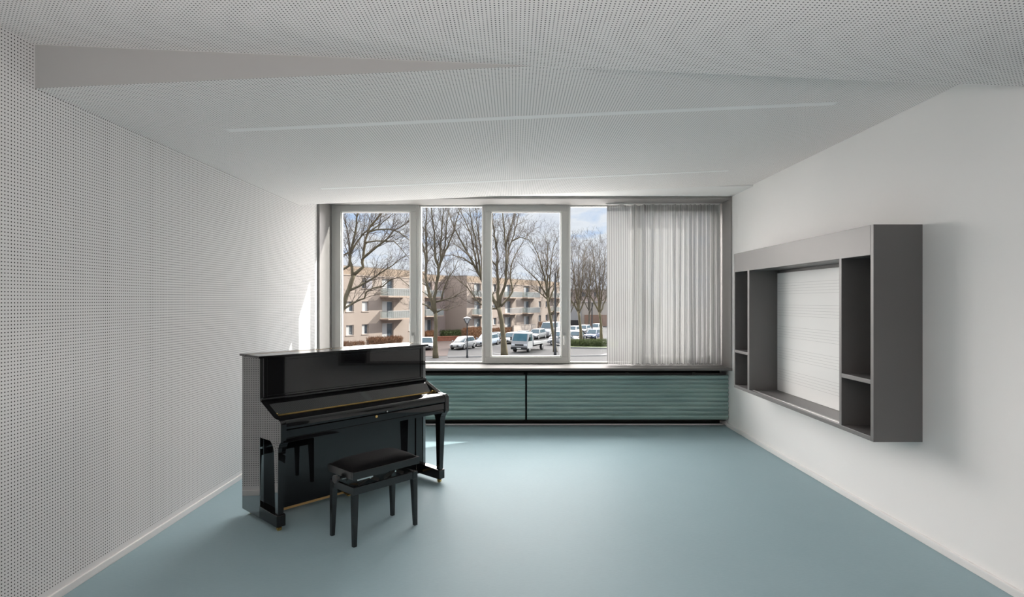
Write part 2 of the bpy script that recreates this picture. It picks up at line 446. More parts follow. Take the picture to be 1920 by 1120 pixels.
# two corrugated panels
def corrugated(name, label, x0, x1):
    ya = F / 144.0; z0 = EYE - (788 - VY) / 144.0; z1 = EYE - (704 - VY) / 144.0
    o = thing(name, label, 'panel', ((x0 + x1) / 2, ya + 0.028, z0), 0, 'corrugated green panels under the window sill')
    n = 10; h = z1 - z0; mb = MB(); rows = []
    N = n * 14
    for i in range(N + 1):
        z = h * i / N
        f = (i / 14.0) % 1.0
        y = 0.004 - 0.026 * (math.sin(f / 0.74 * math.pi / 2) ** 1.15 if f < 0.74 else math.cos((f - 0.74) / 0.26 * math.pi / 2) ** 0.8)
        rows.append((y, z))
    w = x1 - x0; v = []; fs = []
    for y, z in rows: v += [(-w / 2, y, z), (w / 2, y, z)]
    for y, z in rows: v += [(-w / 2, y + 0.004, z), (w / 2, y + 0.004, z)]
    k = 2 * (N + 1)
    for i in range(N):
        fs.append((2 * i, 2 * i + 1, 2 * i + 3, 2 * i + 2)); fs.append((k + 2 * i, k + 2 * i + 2, k + 2 * i + 3, k + 2 * i + 1))
        fs.append((2 * i, 2 * i + 2, k + 2 * i + 2, k + 2 * i)); fs.append((2 * i + 1, k + 2 * i + 1, k + 2 * i + 3, 2 * i + 3))
    fs.append((0, k, k + 1, 1)); fs.append((2 * N, 2 * N + 1, k + 2 * N + 1, k + 2 * N))
    mb.add(v, fs).build('corrugated_sheet', 'corrugated_sheet', o, smooth=True)
    rail = MB().box(-w / 2 + 0.01, w / 2 - 0.02, 0.035, 0.06, -0.02, h + 0.02)
    rail.build('backing_frame', 'dark_bronze', o)
    nb = 3
    for i in range(nb):
        bx = -w / 2 + w * (i + 0.5) / nb
        MB().box(bx - 0.02, bx + 0.02, 0.02, 0.05, h - 0.01, h + 0.03).build('bracket', 'dark_bronze', o)
    return o
xg = (986.5 - VX) / 144.0
corrugated('corrugated_panel', 'corrugated blue green panel running behind the piano', XL + 0.02, xg - 0.012)
corrugated('corrugated_panel', 'long corrugated blue green panel below the curtain', xg + 0.012, XR + 0.0 - 0.004)

# curtain --------------------------------------------------------------------
def curtain():
    yc = F / 139.5; x0, x1 = (1138 - VX) / 139.5, XR - 0.035
    z1, z0 = ZH - 0.045, ZS + 0.012
    cu = thing('curtain', 'striped pale grey sheer curtain drawn over one end of the window', 'curtain', ((x0 + x1) / 2, yc, z0))
    rnd = random.Random(3)
    nx, nz = 1500, 36
    W = x1 - x0
    # fold phase along the width: broad at the free edge, then tightening
    def pitch(u):
        x = u * W
        if x < 0.30: return 0.26
        if x < 0.62: return 0.12
        if x < 0.95: return 0.10
        return 0.064
    ph = [0.0]
    for i in range(nx):
        ph.append(ph[-1] + W / nx / pitch((i + 0.5) / nx))
    amps = [rnd.uniform(0.35, 1.3) for _ in range(80)]
    shf = [rnd.uniform(-1, 1) for _ in range(80)]
    def smooth_pick(lst, p):
        i = int(p); f = p - i; f = f * f * (3 - 2 * f)
        return lst[i % 80] * (1 - f) + lst[(i + 1) % 80] * f
    v = []; uvs = []
    arc = [0.0]
    for j in range(nz + 1):
        t = j / nz
        for i in range(nx + 1):
            u = i / nx; x = u * W; p = ph[i]
            base = 0.012 if x < 0.30 else (0.012 + (x - 0.30) / 0.12 * 0.026 if x < 0.42 else 0.036)
            a = base * smooth_pick(amps, p)
            low = (1 - t)
            q = p + 0.16 * low * smooth_pick(shf, p * 0.45) + 0.05 * math.sin(3.1 * t + 1.7 * p)
            y = a * (math.sin(2 * math.pi * q) + 0.28 * math.sin(4 * math.pi * q + 1.0 + low))
            y *= (0.85 + 0.25 * low)
            xx = x + 0.010 * low * math.sin(2.1 * p + 0.7) * (0 if i in (0,) else 1)
            zz = z0 + (z1 - z0) * t
            if j == 0: zz += 0.006 * math.sin(2 * math.pi * p)
            if j == nz and x < 0.5: zz -= 0.008 * (1 + math.sin(2 * math.pi * p * 1.0))
            v.append((x0 - (x0 + x1) / 2 + xx, y, zz - z0))
            if j == nz // 2 and i > 0:
                pv = v[-2]; arc.append(arc[-1] + math.hypot(v[-1][0] - pv[0], v[-1][1] - pv[1]))
    fs = []
    for j in range(nz):
        for i in range(nx):
            a = j * (nx + 1) + i
            fs.append((a, a + 1, a + nx + 2, a + nx + 1))
    me = bpy.data.meshes.new('cloth'); me.from_pydata(v, [], fs); me.materials.append(MATS['curtain_cloth'])
    ul = me.uv_layers.new(name='cloth')
    for l in me.loops:
        ul.data[l.index].uv = (arc[l.vertex_index % (nx + 1)], v[l.vertex_index][2])
    me.polygons.foreach_set('use_smooth', [True] * len(me.polygons)); me.update()
    o = bpy.data.objects.new('cloth', me); col.objects.link(o); o.parent = cu
    MB().box(-W / 2 - 0.02, W / 2, -0.012, 0.012, z1 - z0 - 0.0, z1 - z0 + 0.017).build('curtain_track', 'frame_white', cu)
    return cu
curtain()

# ceiling strip lights -------------------------------------------------------
def ceil_z(x): return CL + (x - XL) / (XR - XL) * (CR - CL)
def strip(label, x0, x1, y):
    slope = math.atan((CR - CL) / (XR - XL)); xm = (x0 + x1) / 2
    o = thing('ceiling_light', label, 'ceiling light', (xm, y, ceil_z(xm)), 0, 'recessed strip lights in the ceiling')
    o.rotation_euler = (0, -slope, 0)
    L = (x1 - x0) / 2
    fr = MB()
    fr.box(-L, L, -0.034, -0.028, -0.0015, 0.02); fr.box(-L, L, 0.028, 0.034, -0.0015, 0.02)
    fr.box(-L - 0.006, -L, -0.034, 0.034, -0.0015, 0.02); fr.box(L, L + 0.006, -0.034, 0.034, -0.0015, 0.02)
    fr.build('frame', 'board_white', o)
    MB().box(-L, L, -0.028, 0.028, -0.002, 0.01).build('diffuser', 'diffuser', o)
    return o
strip('thin recessed strip light closer to the ceiling fold', -1.93, 2.17, F / 278.0)
strip('thin recessed strip light closer to the window', -1.98, 2.19, F / 183.0)

# ------------------------------------------------------------------ wall cabinet and board
def cabinet():
    yn, yfar = F / 273.6, F / 167.3
    xf = 2.463; zt, zb = 2.173, 0.680
    o = thing('wall_cabinet', 'grey open wall cabinet framing the music board on the white wall', 'cabinet', (XR, (yn + yfar) / 2, zb))
    oy = (yn + yfar) / 2
    def B(x0, x1, y0, y1, z0, z1): return MB().box(x0 - XR, x1 - XR, y0 - oy, y1 - oy, z0 - zb, z1 - zb)
    g = 'cabinet_grey'
    B(xf, XR, yn, yn + 0.034, zb, zt).build('side_panel', g, o, bevel=0.0015)
    B(xf, XR, yfar - 0.03, yfar, zb, zt).build('side_panel', g, o, bevel=0.0015)
    B(xf, xf + 0.03, yn + 0.0355, yfar - 0.031, 1.966, zt).build('header_panel', g, o, bevel=0.0015)
    B(xf + 0.03, XR, yn + 0.034, yfar - 0.03, zt - 0.03, zt).build('top_panel', g, o)
    B(xf + 0.031, XR, yn + 0.034, yfar - 0.03, 1.966, 1.985).build('niche_ceiling', g, o)
    bt = B(xf, XR, yn + 0.034, yfar - 0.03, zb, 0.712).build('bottom_panel', g, o, bevel=0.0015)
    ya0, ya1 = F / 249.2, F / 247.4
    B(xf, XR, ya0, ya1, 0.712, 1.966).build('divider', g, o, bevel=0.0015)
    yb0, yb1 = F / 179.0, F / 177.6
    B(xf, XR, yb0, yb1, 0.712, 1.966).build('divider', g, o, bevel=0.0015)
    B(xf, XR - 0.012, yn + 0.034, ya0, 1.073, 1.103).build('shelf', g, o, bevel=0.0015)
    B(xf, XR - 0.012, yb1, yfar - 0.03, 1.073, 1.103).build('shelf', g, o, bevel=0.0015)
    B(XR - 0.012, XR, yn + 0.034, ya0, 0.712, 1.966).build('back_panel', g, o)
    B(XR - 0.012, XR, yb1, yfar - 0.03, 0.712, 1.966).build('back_panel', g, o)
    B(XR - 0.022, XR, ya1, yb0, 0.712, 1.966).build('back_panel', g, o)
    # thin aluminium sliding track let into the bottom panel
    tr = B(xf + 0.030, xf + 0.036, ya1, yb0, 0.712, 0.718); tr.box(xf + 0.044 - XR, xf + 0.050 - XR, ya1 - oy, yb0 - oy, 0.712 - zb, 0.718 - zb)
    tk = tr.build('sliding_track', 'steel', o); tk['label'] = 'aluminium track in the bottom panel'
    # board
    w = thing('whiteboard', 'white music board printed with five staves inside the grey cabinet', 'whiteboard', (XR - 0.022, (ya1 + yb0) / 2, 0.714))
    L = (yb0 - ya1) / 2 - 0.002
    MB().box(-0.022, 0, -L, L, 0, 1.935 - 0.714).build('board', 'whiteboard', w, bevel=0.001)
    for k in range(5):
        top = 1.826 - 0.2205 * k
        mb = MB()
        for i in range(5):
            z = top - 0.0265 * i - 0.714
            mb.box(-0.0226, -0.0218, -L + 0.01, L - 0.01, z - 0.0011, z + 0.0011)
        mb.build('staff_lines', 'staff_ink', w)
cabinet()

# ------------------------------------------------------------------ upright piano
TH = math.radians(47.7)
def piano():
    W = 1.56
    P0 = (-1.681, 4.080, 0)
    p = thing('upright_piano', 'glossy black upright piano with closed fallboard on the blue floor', 'piano', P0, TH)
    K = 'piano_lacquer'; S = 'piano_side_lacquer'
    zb, zt = 0.037, 1.222
    D0, D1 = 0.273, 0.582
    for x0 in (0, W - 0.030):
        MB().box(x0, x0 + 0.030, D0, D1, zb, zt).build('side_panel', S, p, bevel=0.002)
    # lid in two flaps with a brass hinge between
    lid = MB().box(-0.016, W + 0.016, D0 - 0.025, 0.475, zt, zt + 0.018).build('lid', 'piano_lid_lacquer', p, bevel=0.004)
    MB().box(-0.016, W + 0.016, 0.479, D1 + 0.014, zt, zt + 0.018).build('lid', 'piano_lid_lacquer', p, bevel=0.004)
    h = MB().box(-0.01, W + 0.01, 0.474, 0.480, zt + 0.002, zt + 0.0195).build('lid_hinge', 'brass', lid); h['label'] = 'brass lid hinge'
    # upper panel with frame and bottom moulding
    up = MB().box(0.030, W - 0.030, D0 + 0.008, D0 + 0.03, 0.88, zt).build('upper_panel', K, p, bevel=0.002)
    st = MB(); st.box(0.030, 0.058, D0 + 0.001, D0 + 0.008, 0.93, zt); st.box(W - 0.058, W - 0.030, D0 + 0.001, D0 + 0.008, 0.93, zt)
    st.box(0.058, W - 0.058, D0 + 0.001, D0 + 0.008, zt - 0.022, zt); st.box(0.058, W - 0.058, D0 + 0.001, D0 + 0.008, 0.925, 0.94)
    st.build('panel_frame', K, up, bevel=0.002)
    MB().tube([(0.004, D0 - 0.006, 0.912), (W - 0.004, D0 - 0.006, 0.912)], 0.013, 16).build('moulding', K, p, smooth=True)
    MB().box(0.03, W - 0.03, D1 - 0.05, D1 - 0.02, zb + 0.03, zt - 0.01).build('back_panel', 'satin_black', p)
    # cheeks
    prof = [(D0, 0.636), (D0, 0.905), (0.255, 0.903), (0.066, 0.822), (0.045, 0.813), (0.02, 0.809), (-0.025, 0.806), (-0.043, 0.800),
            (-0.055, 0.790), (-0.060, 0.775), (-0.060, 0.660), (-0.056, 0.648), (-0.046, 0.643)]
    for x0 in (0.0, W - 0.042):
        ck = MB().prism_x(prof, x0, x0 + 0.042, 1)
        ck.m[0] = ck.m[1] = 0
        ck.build('cheek', [S, K], p, bevel=0.002)
    # key bed and slip
    MB().box(0.042, W - 0.042, -0.044, D0 + 0.005, 0.642, 0.672).build('key_bed', K, p, bevel=0.002)
    ks = MB().prism_x([(-0.040, 0.672), (-0.048, 0.676), (-0.048, 0.728), (-0.040, 0.734), (-0.02, 0.734), (-0.02, 0.672)], 0.042, W - 0.042).build('key_slip', K, p, smooth=True)
    lk = MB().tube([(0.797, -0.046, 0.717), (0.797, -0.052, 0.717)], 0.011, 16).build('lock', 'brass', ks, smooth=True); lk['label'] = 'round brass lock'
    # fallboard: flat leaf with rounded lip, sloping back leaf, brass hinge
    fb = MB().prism_x([(-0.020, 0.738), (-0.052, 0.738), (-0.054, 0.770), (-0.050, 0.785), (-0.040, 0.796), (-0.022, 0.802), (0.112, 0.812), (0.112, 0.79), (-0.01, 0.78)],
                      0.045, W - 0.045).build('fallboard', K, p, smooth=True)
    MB().prism_x([(0.118, 0.813), (0.215, 0.886), (0.262, 0.90), (0.262, 0.86), (0.215, 0.86), (0.13, 0.79), (0.118, 0.79)], 0.045, W - 0.045).build('back_leaf', K, fb, bevel=0.001)
    hg = MB().box(0.048, W - 0.048, 0.1115, 0.1185, 0.80, 0.8185).build('hinge', 'brass', fb); hg['label'] = 'long brass hinge'
    for hx in (0.052, W - 0.052):
        MB().tube([(hx - 0.006, 0.115, 0.822), (hx + 0.006, 0.115, 0.822)], 0.010, 12).build('hinge_end', 'brass', fb, smooth=True)
    kn = MB().tube([(0.893, -0.053, 0.745), (0.893, -0.062, 0.745)], [0.005, 0.006], 12).build('knob', 'chrome', fb, smooth=True); kn['label'] = 'tiny chrome knob'
    # lower part
    lp = MB().box(0.105, W - 0.105, 0.292, 0.312, 0.062, 0.640).build('lower_panel', K, p, bevel=0.002)
    for x0 in (0.030, W - 0.105):
        MB().box(x0, x0 + 0.075, 0.280, 0.31, zb, 0.640).build('stile', K, p, bevel=0.003)
    br = MB().box(0.105, W - 0.105, 0.300, 0.33, zb + 0.004, 0.0615).build('bottom_rail', K, p)
    bs = MB().box(0.105, W - 0.105, 0.2935, 0.30, zb + 0.004, 0.058).build('kick_strip', 'toe_gold', br); bs['label'] = 'golden strip along the bottom edge'
    for px_ in (0.69, 0.775, 0.86):
        pe = MB()
        pts = [(px_, 0.30, 0.075), (px_, 0.24, 0.072), (px_, 0.19, 0.066), (px_, 0.165, 0.060)]
        for i in range(3):
            (x, y0, z0), (_, y1, z1) = pts[i], pts[i + 1]
            wa, wb = (0.012, 0.016, 0.024, 0.020)[i], (0.012, 0.016, 0.024, 0.020)[i + 1]
            pe.hexa([(x - wb, y1, z1 - 0.005), (x + wb, y1, z1 - 0.005), (x + wa, y0, z0 - 0.005), (x - wa, y0, z0 - 0.005)],
                    [(x - wb, y1, z1 + 0.005), (x + wb, y1, z1 + 0.005), (x + wa, y0, z0 + 0.005), (x - wa, y0, z0 + 0.005)])
        q = pe.build('pedal', 'brass', p, bevel=0.003); q['label'] = 'brass foot pedal'
    # toes, legs, castors
    for s, x0 in ((0, 0.0), (1, W - 0.066)):
        tb = MB().prism_x([(D0 + 0.01, zb), (0.0, zb), (0.0, 0.118), (0.02, 0.122), (0.06, 0.122), (D0 + 0.01, 0.128)], x0, x0 + 0.066).build('toe_block', K, p, bevel=0.004)
        cx, cy = x0 + 0.033, 0.035
        c = MB(); c.tube([(cx - 0.011, cy, 0.017), (cx + 0.011, cy, 0.017)], 0.017, 16)
        c.box(cx - 0.016, cx - 0.012, cy - 0.01, cy + 0.012, 0.012, zb); c.box(cx + 0.012, cx + 0.016, cy - 0.01, cy + 0.012, 0.012, zb)
        q = c.build('castor', 'brass', tb, smooth=True); q['label'] = 'small brass castor'
        xa = x0 + 0.033
        lg = MB()
        def ring(hw, y0, y1, z): return [(xa - hw, y0, z), (xa + hw, y0, z), (xa + hw, y1, z), (xa - hw, y1, z)]
        prev = ring(0.021, 0.008, 0.050, 0.122)
        for z, hw, y0, y1 in ((0.57, 0.029, -0.010, 0.056), (0.605, 0.031, -0.018, 0.066), (0.628, 0.033, -0.032, 0.088), (0.642, 0.033, -0.044, 0.11)):
            cur = ring(hw, y0, y1, z); lg.hexa(prev, cur); prev = cur
        for k in range(0, len(lg.m), 6): lg.m[k + 2] = lg.m[k + 4] = 1
        lg.build('leg', [S if s == 0 else K, K], p, bevel=0.002)
    for cx in (0.05, W - 0.05):
        c = MB(); c.tube([(cx - 0.012, D1 - 0.06, 0.018), (cx + 0.012, D1 - 0.06, 0.018)], 0.018, 14); c.box(cx - 0.02, cx + 0.02, D1 - 0.08, D1 - 0.04, 0.03, zb + 0.032)
        q = c.build('castor', 'brass', p, smooth=True); q['label'] = 'small brass castor'
    MB().box(0.03, W - 0.03, D0 + 0.05, D1 - 0.02, zb + 0.03, zb + 0.06).build('bottom_board', 'satin_black', p)
piano()

# ------------------------------------------------------------------ piano bench
def bench():
    o = thing('piano_bench', 'black piano bench with padded velvet seat in front of the piano', 'bench', (-1.070, 3.841, 0), TH)
    L, D = 0.535, 0.305
    K = 'satin_black'
    for cx, cy in ((0, 0), (L, 0), (L, D), (0, D)):
        sx = 1 if cx == 0 else -1; sy = 1 if cy == 0 else -1
        def q(w, z):
            xs = sorted((cx, cx + sx * w)); y_ = sorted((cy, cy + sy * w))
            return [(xs[0], y_[0], z), (xs[1], y_[0], z), (xs[1], y_[1], z), (xs[0], y_[1], z)]
        lg = MB(); lg.hexa(q(0.026, 0.0), q(0.040, 0.345)); lg.hexa(q(0.040, 0.345), q(0.040, 0.398))
        lg.build('leg', K, o, bevel=0.002)
    ap = MB()
    ap.box(0.040, L - 0.040, 0.004, 0.024, 0.345, 0.396); ap.box(0.040, L - 0.040, D - 0.024, D - 0.004, 0.345, 0.396)
    ap.box(0.004, 0.024, 0.040, D - 0.040, 0.345, 0.396); ap.box(L - 0.024, L - 0.004, 0.040, D - 0.040, 0.345, 0.396)
    ap.build('apron', K, o, bevel=0.002)
    e = 0.010
    sf = MB()
    sf.box(-e, L + e, -e, -e + 0.022, 0.452, 0.503); sf.box(-e, L + e, D + e - 0.022, D + e, 0.452, 0.503)
    sf.box(-e, -e + 0.022, -e + 0.022, D + e - 0.022, 0.452, 0.503); sf.box(L + e - 0.022, L + e, -e + 0.022, D + e - 0.022, 0.452, 0.503)
    sf.box(-e + 0.022, L + e - 0.022, -e + 0.022, D + e - 0.022, 0.475, 0.49)
    sf.build('seat_frame', K, o, bevel=0.002)
    # padded cushion, domed
    nx, ny = 28, 18; v = []; fs = []
    x0, x1, y0, y1 = 0.0, L, 0.0, D
    for j in range(ny + 1):
        for i in range(nx + 1):
            u = i / nx * 2 - 1; w = j / ny * 2 - 1
            uu = math.copysign(abs(u) ** 0.6, u); ww = math.copysign(abs(w) ** 0.6, w)
            h = (1 - abs(uu) ** 4) ** 0.5 * (1 - abs(ww) ** 4) ** 0.5 if abs(u) < 1 and abs(w) < 1 else 0
            v.append(((x0 + x1) / 2 + uu * (x1 - x0) / 2, (y0 + y1) / 2 + ww * (y1 - y0) / 2, 0.498 + 0.050 * h))
    for j in range(ny):
        for i in range(nx):
            a = j * (nx + 1) + i; fs.append((a, a + 1, a + nx + 2, a + nx + 1))
    MB().add(v, fs).build('cushion', 'black_velvet', o, smooth='all')
    # scissor lift
    for yy in (0.07, D - 0.07):
        mb = MB()
        for xa, za, xb, zb in ((0.08, 0.385, 0.25, 0.458), (0.08, 0.458, 0.25, 0.385), (0.29, 0.385, 0.46, 0.458), (0.29, 0.458, 0.46, 0.385)):
            dx, dz = xb - xa, zb - za; l = math.hypot(dx, dz); nx_, nz_ = -dz / l * 0.011, dx / l * 0.011
            mb.prism_y([(xa + nx_, za + nz_), (xb + nx_, zb + nz_), (xb - nx_, zb - nz_), (xa - nx_, za - nz_)], yy - 0.003 + (0.004 if za > 0.4 else 0), yy + 0.003 + (0.004 if za > 0.4 else 0))
        mb.build('scissor_arm', 'dark_bronze', o)
    rd = MB().tube([(0.165, 0.05, 0.421), (0.165, D - 0.05, 0.421)], 0.006, 10); rd.tube([(0.375, 0.05, 0.421), (0.375, D - 0.05, 0.421)], 0.006, 10)
    rd.tube([(-0.02, D / 2, 0.430), (L + 0.02, D / 2, 0.430)], 0.006, 10)
    q = rd.build('spindle', 'chrome', o, smooth=True); q['label'] = 'steel adjusting spindle'
    for sx, xx in ((-1, -0.03), (1, L + 0.03)):
        mb = MB().tube([(xx + sx * -0.015, D / 2, 0.438), (xx, D / 2, 0.438), (xx + sx * 0.004, D / 2, 0.438), (xx + sx * 0.022, D / 2, 0.438), (xx + sx * 0.027, D / 2, 0.438)],
                       [0.010, 0.012, 0.026, 0.028, 0.022], 24)
        q = mb.build('knob', 'knob_grey', o, smooth=True); q['label'] = 'round grey adjusting knob'
    sl = MB().box(0.03, 0.15, -0.002, 0.004, 0.440, 0.4495); 
    q = sl.build('slide_rail', 'chrome', o); q['label'] = 'short pale metal slide rail'
bench()

# ================================================================== OUTSIDE
def street_poly(name, pts, z, m, label, cat):
    mb = MB().prism_z([(p.x, p.y) for p in pts], z - 0.05, z)
    return struct(mb.build(name, m), label, cat)
struct(MB().box(-160, 220, 9.5, 420, GROUND - 0.3, GROUND).build('ground', 'asphalt'), 'grey asphalt street and car park outside', 'street')

def gp(px, py): return gnd(px, py)
street_poly('path', [gp(560, 690), gp(1180, 690), gp(1180, 669), gp(1000, 667), gp(840, 671), gp(560, 677)], GROUND + 0.04, 'paving', 'pale pavement nearest the window', 'pavement')
street_poly('path', [gp(560, 673), gp(838, 668), gp(842, 655), gp(858, 640), gp(700, 641), gp(560, 650)], GROUND + 0.03, 'red_paving', 'reddish paving around the tree behind the piano', 'paving')
street_poly('lawn', [gp(1062, 652), gp(1160, 654), gp(1160, 640), gp(1066, 640)], GROUND + 0.05, 'grass', 'green planted island by the parked cars', 'planting bed')
kb = MB()
def strip_on_ground(mb, a, b_, w, h, z=GROUND):
    d = (b_ - a); d.z = 0; d.normalize(); n = Vector((-d.y, d.x, 0)) * w / 2
    mb.prism_z([((a - n).x, (a - n).y), ((b_ - n).x, (b_ - n).y), ((b_ + n).x, (b_ + n).y), ((a + n).x, (a + n).y)], z, z + h)
strip_on_ground(kb, gp(840, 671), gp(1180, 668), 0.25, 0.14)
strip_on_ground(kb, gp(1055, 653), gp(1170, 655), 0.22, 0.16)
struct(kb.build('kerb', 'kerb_stone'), 'pale kerb along the pavement', 'kerb')
ml = MB()
for a, b_ in (((1068, 682), (1150, 660)), ((925, 662), (962, 668)), ((1010, 640), (1050, 646)), ((890, 652), (960, 646)), ((936, 646), (1050, 640))):
    strip_on_ground(ml, gp(*a), gp(*b_), 0.12, 0.012, GROUND + 0.002)
struct(ml.build('road_marking', 'line_paint'), 'white painted lines on the asphalt', 'road marking')

# added unseen white slab below the window, bouncing daylight up to the ceiling
struct(MB().box(-9, 12, YO + 0.002, 13.0, -0.35, 0.12).build('roof', 'bounce_white'), 'added pale slab under the window outside, bouncing light to the ceiling', 'roof')

# ---- apartment buildings ------------------------------------------------------
AZ = math.atan2(0.883, 0.47)
def holed_wall(mb, t0, t1, z0, z1, holes, y, depth, mi=0):
    """front wall in the plane y (outward = -y) with rectangular holes and reveals"""
    ts = sorted({t0, t1, *[h[0] for h in holes], *[h[1] for h in holes]}); zs = sorted({z0, z1, *[h[2] for h in holes], *[h[3] for h in holes]})
    for i in range(len(ts) - 1):
        for k in range(len(zs) - 1):
            tc_, zc = (ts[i] + ts[i + 1]) / 2, (zs[k] + zs[k + 1]) / 2
            if any(h[0] < tc_ < h[1] and h[2] < zc < h[3] for h in holes): continue
            mb.add([(ts[i], y, zs[k]), (ts[i + 1], y, zs[k]), (ts[i + 1], y, zs[k + 1]), (ts[i], y, zs[k + 1])], [(0, 1, 2, 3)], mi)
    for a, b_, c, d in holes:
        q = [(a, c), (b_, c), (b_, d), (a, d)]
        for i in range(4):
            (p, r), (s, u) = q[i], q[(i + 1) % 4]
            mb.add([(p, y, r), (s, y, u), (s, y + depth, u), (p, y + depth, r)], [(0, 1, 2, 3)], mi)

def add_window(parent, a, b_, c, d, y, style):
    fr = MB(); w = 0.07
    fr.box(a, b_, y, y + 0.05, c, c + w); fr.box(a, b_, y, y + 0.05, d - w, d); fr.box(a, a + w, y, y + 0.05, c + w, d - w); fr.box(b_ - w, b_, y, y + 0.05, c + w, d - w)
    m_ = (a + b_) / 2; fr.box(m_ - 0.05, m_ + 0.05, y, y + 0.05, c + w, d - w)
    if style == 'shut':
        o = MB().box(a, b_, y - 0.02, y + 0.04, c, d).build('shutter', 'white_pvc', parent); o['label'] = 'closed white shutter'
        return
    o = fr.build('window', 'white_pvc', parent)
    MB().box(a + w, b_ - w, y + 0.02, y + 0.035, c + w, d - w).build('pane', 'dark_pane', o)
    if style in ('curt', 'door'):
        MB().box(a + w, m_ - 0.05, y + 0.012, y + 0.019, c + w, d - w).build('net_curtain', 'white_pvc', o)
    if style == 'grey':
        MB().box(m_ + 0.05, b_ + 0.55, y - 0.30, y - 0.26, c - 0.05, d + 0.02).build('shutter_leaf', 'grey_shutter', o)

def balcony(parent, t0, t1, z, out, glassy):
    sl = MB().box(t0, t1, -out, 0, z - 0.16, z).build('balcony', 'balcony_slab', parent)
    rl = MB()
    h = 1.0
    rl.box(t0, t1, -out, -out + 0.05, z + h - 0.05, z + h); rl.box(t0, t0 + 0.05, -out, 0, z + h - 0.05, z + h); rl.box(t1 - 0.05, t1, -out, 0, z + h - 0.05, z + h)
    n = int((t1 - t0) / 0.14)
    for i in range(n + 1):
        x = t0 + 0.02 + (t1 - t0 - 0.04) * i / n
        rl.box(x - 0.014, x + 0.014, -out + 0.01, -out + 0.038, z, z + h - 0.05)
    rl.build('railing', 'white_pvc', sl)
    if glassy:
        g = MB().box(t0 + 0.03, t1 - 0.03, -out + 0.045, -out + 0.055, z + 0.08, z + h - 0.08)
        g.box(t0 + 0.045, t0 + 0.055, -out + 0.06, -0.02, z + 0.08, z + h - 0.08)
        g.build('railing_panel', 'balcony_glass', sl)

def block(name, label, origin, t0, t1, depth, height, wins, balcs, wallmat='render_cream', back_off=0.0):
    o = thing(name, label, 'building', (origin[0], origin[1], GROUND), AZ, 'apartment blocks across the street')
    mb = MB()
    holes = [(a, b_, c, d) for a, b_, c, d, s in wins]
    holed_wall(mb, t0, t1, 0, height, holes, 0, 0.28)
    # other faces
    mb.add([(t0, 0, 0), (t0, depth, 0), (t0, depth, height), (t0, 0, height)], [(0, 1, 2, 3)])
    mb.add([(t1, 0, 0), (t1, depth, 0), (t1, depth, height), (t1, 0, height)], [(0, 1, 2, 3)])
    mb.add([(t0, depth, 0), (t1, depth, 0), (t1, depth, height), (t0, depth, height)], [(0, 1, 2, 3)])
    mb.box(t0 + 0.01, t1 - 0.01, 0.31, depth - 0.01, 0.0, height - 0.3)
    mb.build('wall', wallmat, o)
    MB().box(t0 - 0.05, t1 + 0.05, -0.05, depth + 0.05, height - 0.001, height + 0.12).build('roof', 'roof_felt', o)
    MB().box(t0 - 0.04, t1 + 0.04, -0.05, 0.0, height - 0.93, height - 0.002).build('roof_band', 'roof_tile', o)
    MB().box(t0 - 0.02, t1 + 0.02, -0.07, 0.0, height - 1.05, height - 0.93).build('cornice', 'cornice', o)
    MB().box(t0 - 0.02, t1 + 0.02, -0.04, 0.0, height - 3.1, height - 3.0).build('cornice', 'cornice', o)
    for a, b_, c, d, s in wins:
        add_window(o, a, b_, c, d, 0.20, s)
        if s != 'door':
            MB().box(a - 0.08, b_ + 0.08, -0.08, 0.0, c - 0.08, c).build('window_sill', 'cornice', o)
    for a, b_, z, out, g in balcs: balcony(o, a, b_, z, out, g)
    return o
A1 = (-19.9, 67.5)
def row(t, w, styles, h=((1.75, 2.95), (4.55, 5.75), (7.35, 8.65))):
    return [(t, t + w, h[i][0], h[i][1], s) for i, s in enumerate(styles) if s]
DOOR = ((0.75, 2.95), (3.62, 5.75), (6.5, 8.65))
w1_ = row(-9.5, 1.2, ('curt', 'plain', 'curt')) + row(-6.5, 1.2, ('plain', 'shut', 'plain')) + row(-3.0, 1.2, ('plain', 'curt', 'plain')) \
    + row(0.3, 1.25, ('curt', 'curt', None)) + row(2.95, 1.15, ('curt', 'shut', 'grey')) \
    + row(6.6, 2.2, ('door', 'door', 'door'), DOOR) + row(12.0, 1.2, ('curt', 'plain', 'curt'))
block('apartment_building', 'cream apartment block behind the leaning tree, cut by the left window jamb', A1, -14, 15.5, 11, 9.9, w1_,
      [(6.2, 10.8, 3.56, 1.35, True), (6.2, 10.8, 6.42, 1.35, True)])
# set-back middle piece
n_out = Vector((0.883, -0.47)); a_dir = Vector((0.47, 0.883))
om = Vector(A1) - n_out * 3.6
wm = row(16.6, 1.4, ('plain', 'plain', 'plain')) + row(20.2, 2.0, ('door', 'door', 'door'), DOOR)
block('apartment_building', 'pinkish set-back apartment block in shade behind the upright tree', (om.x, om.y), 15.52, 26.4, 8, 9.8, wm,
      [(19.0, 23.5, 3.56, 1.3, True), (19.0, 23.5, 6.42, 1.3, True)], 'render_pink')
O2 = (-7.4, 90.0)
w2_ = row(2.2, 2.0, ('door', 'door', 'door'), DOOR) + row(8.2, 1.2, ('curt', 'plain', 'curt')) + row(12.4, 2.3, ('door', 'door', 'door'), DOOR) \
    + row(19.6, 2.4, ('door', 'door', 'door'), DOOR) + row(26.0, 1.1, ('plain', 'curt', 'plain')) + row(29.2, 1.1, ('curt', 'plain', 'shut')) \
    + row(32.8, 2.0, ('door', 'door', 'door'), DOOR)
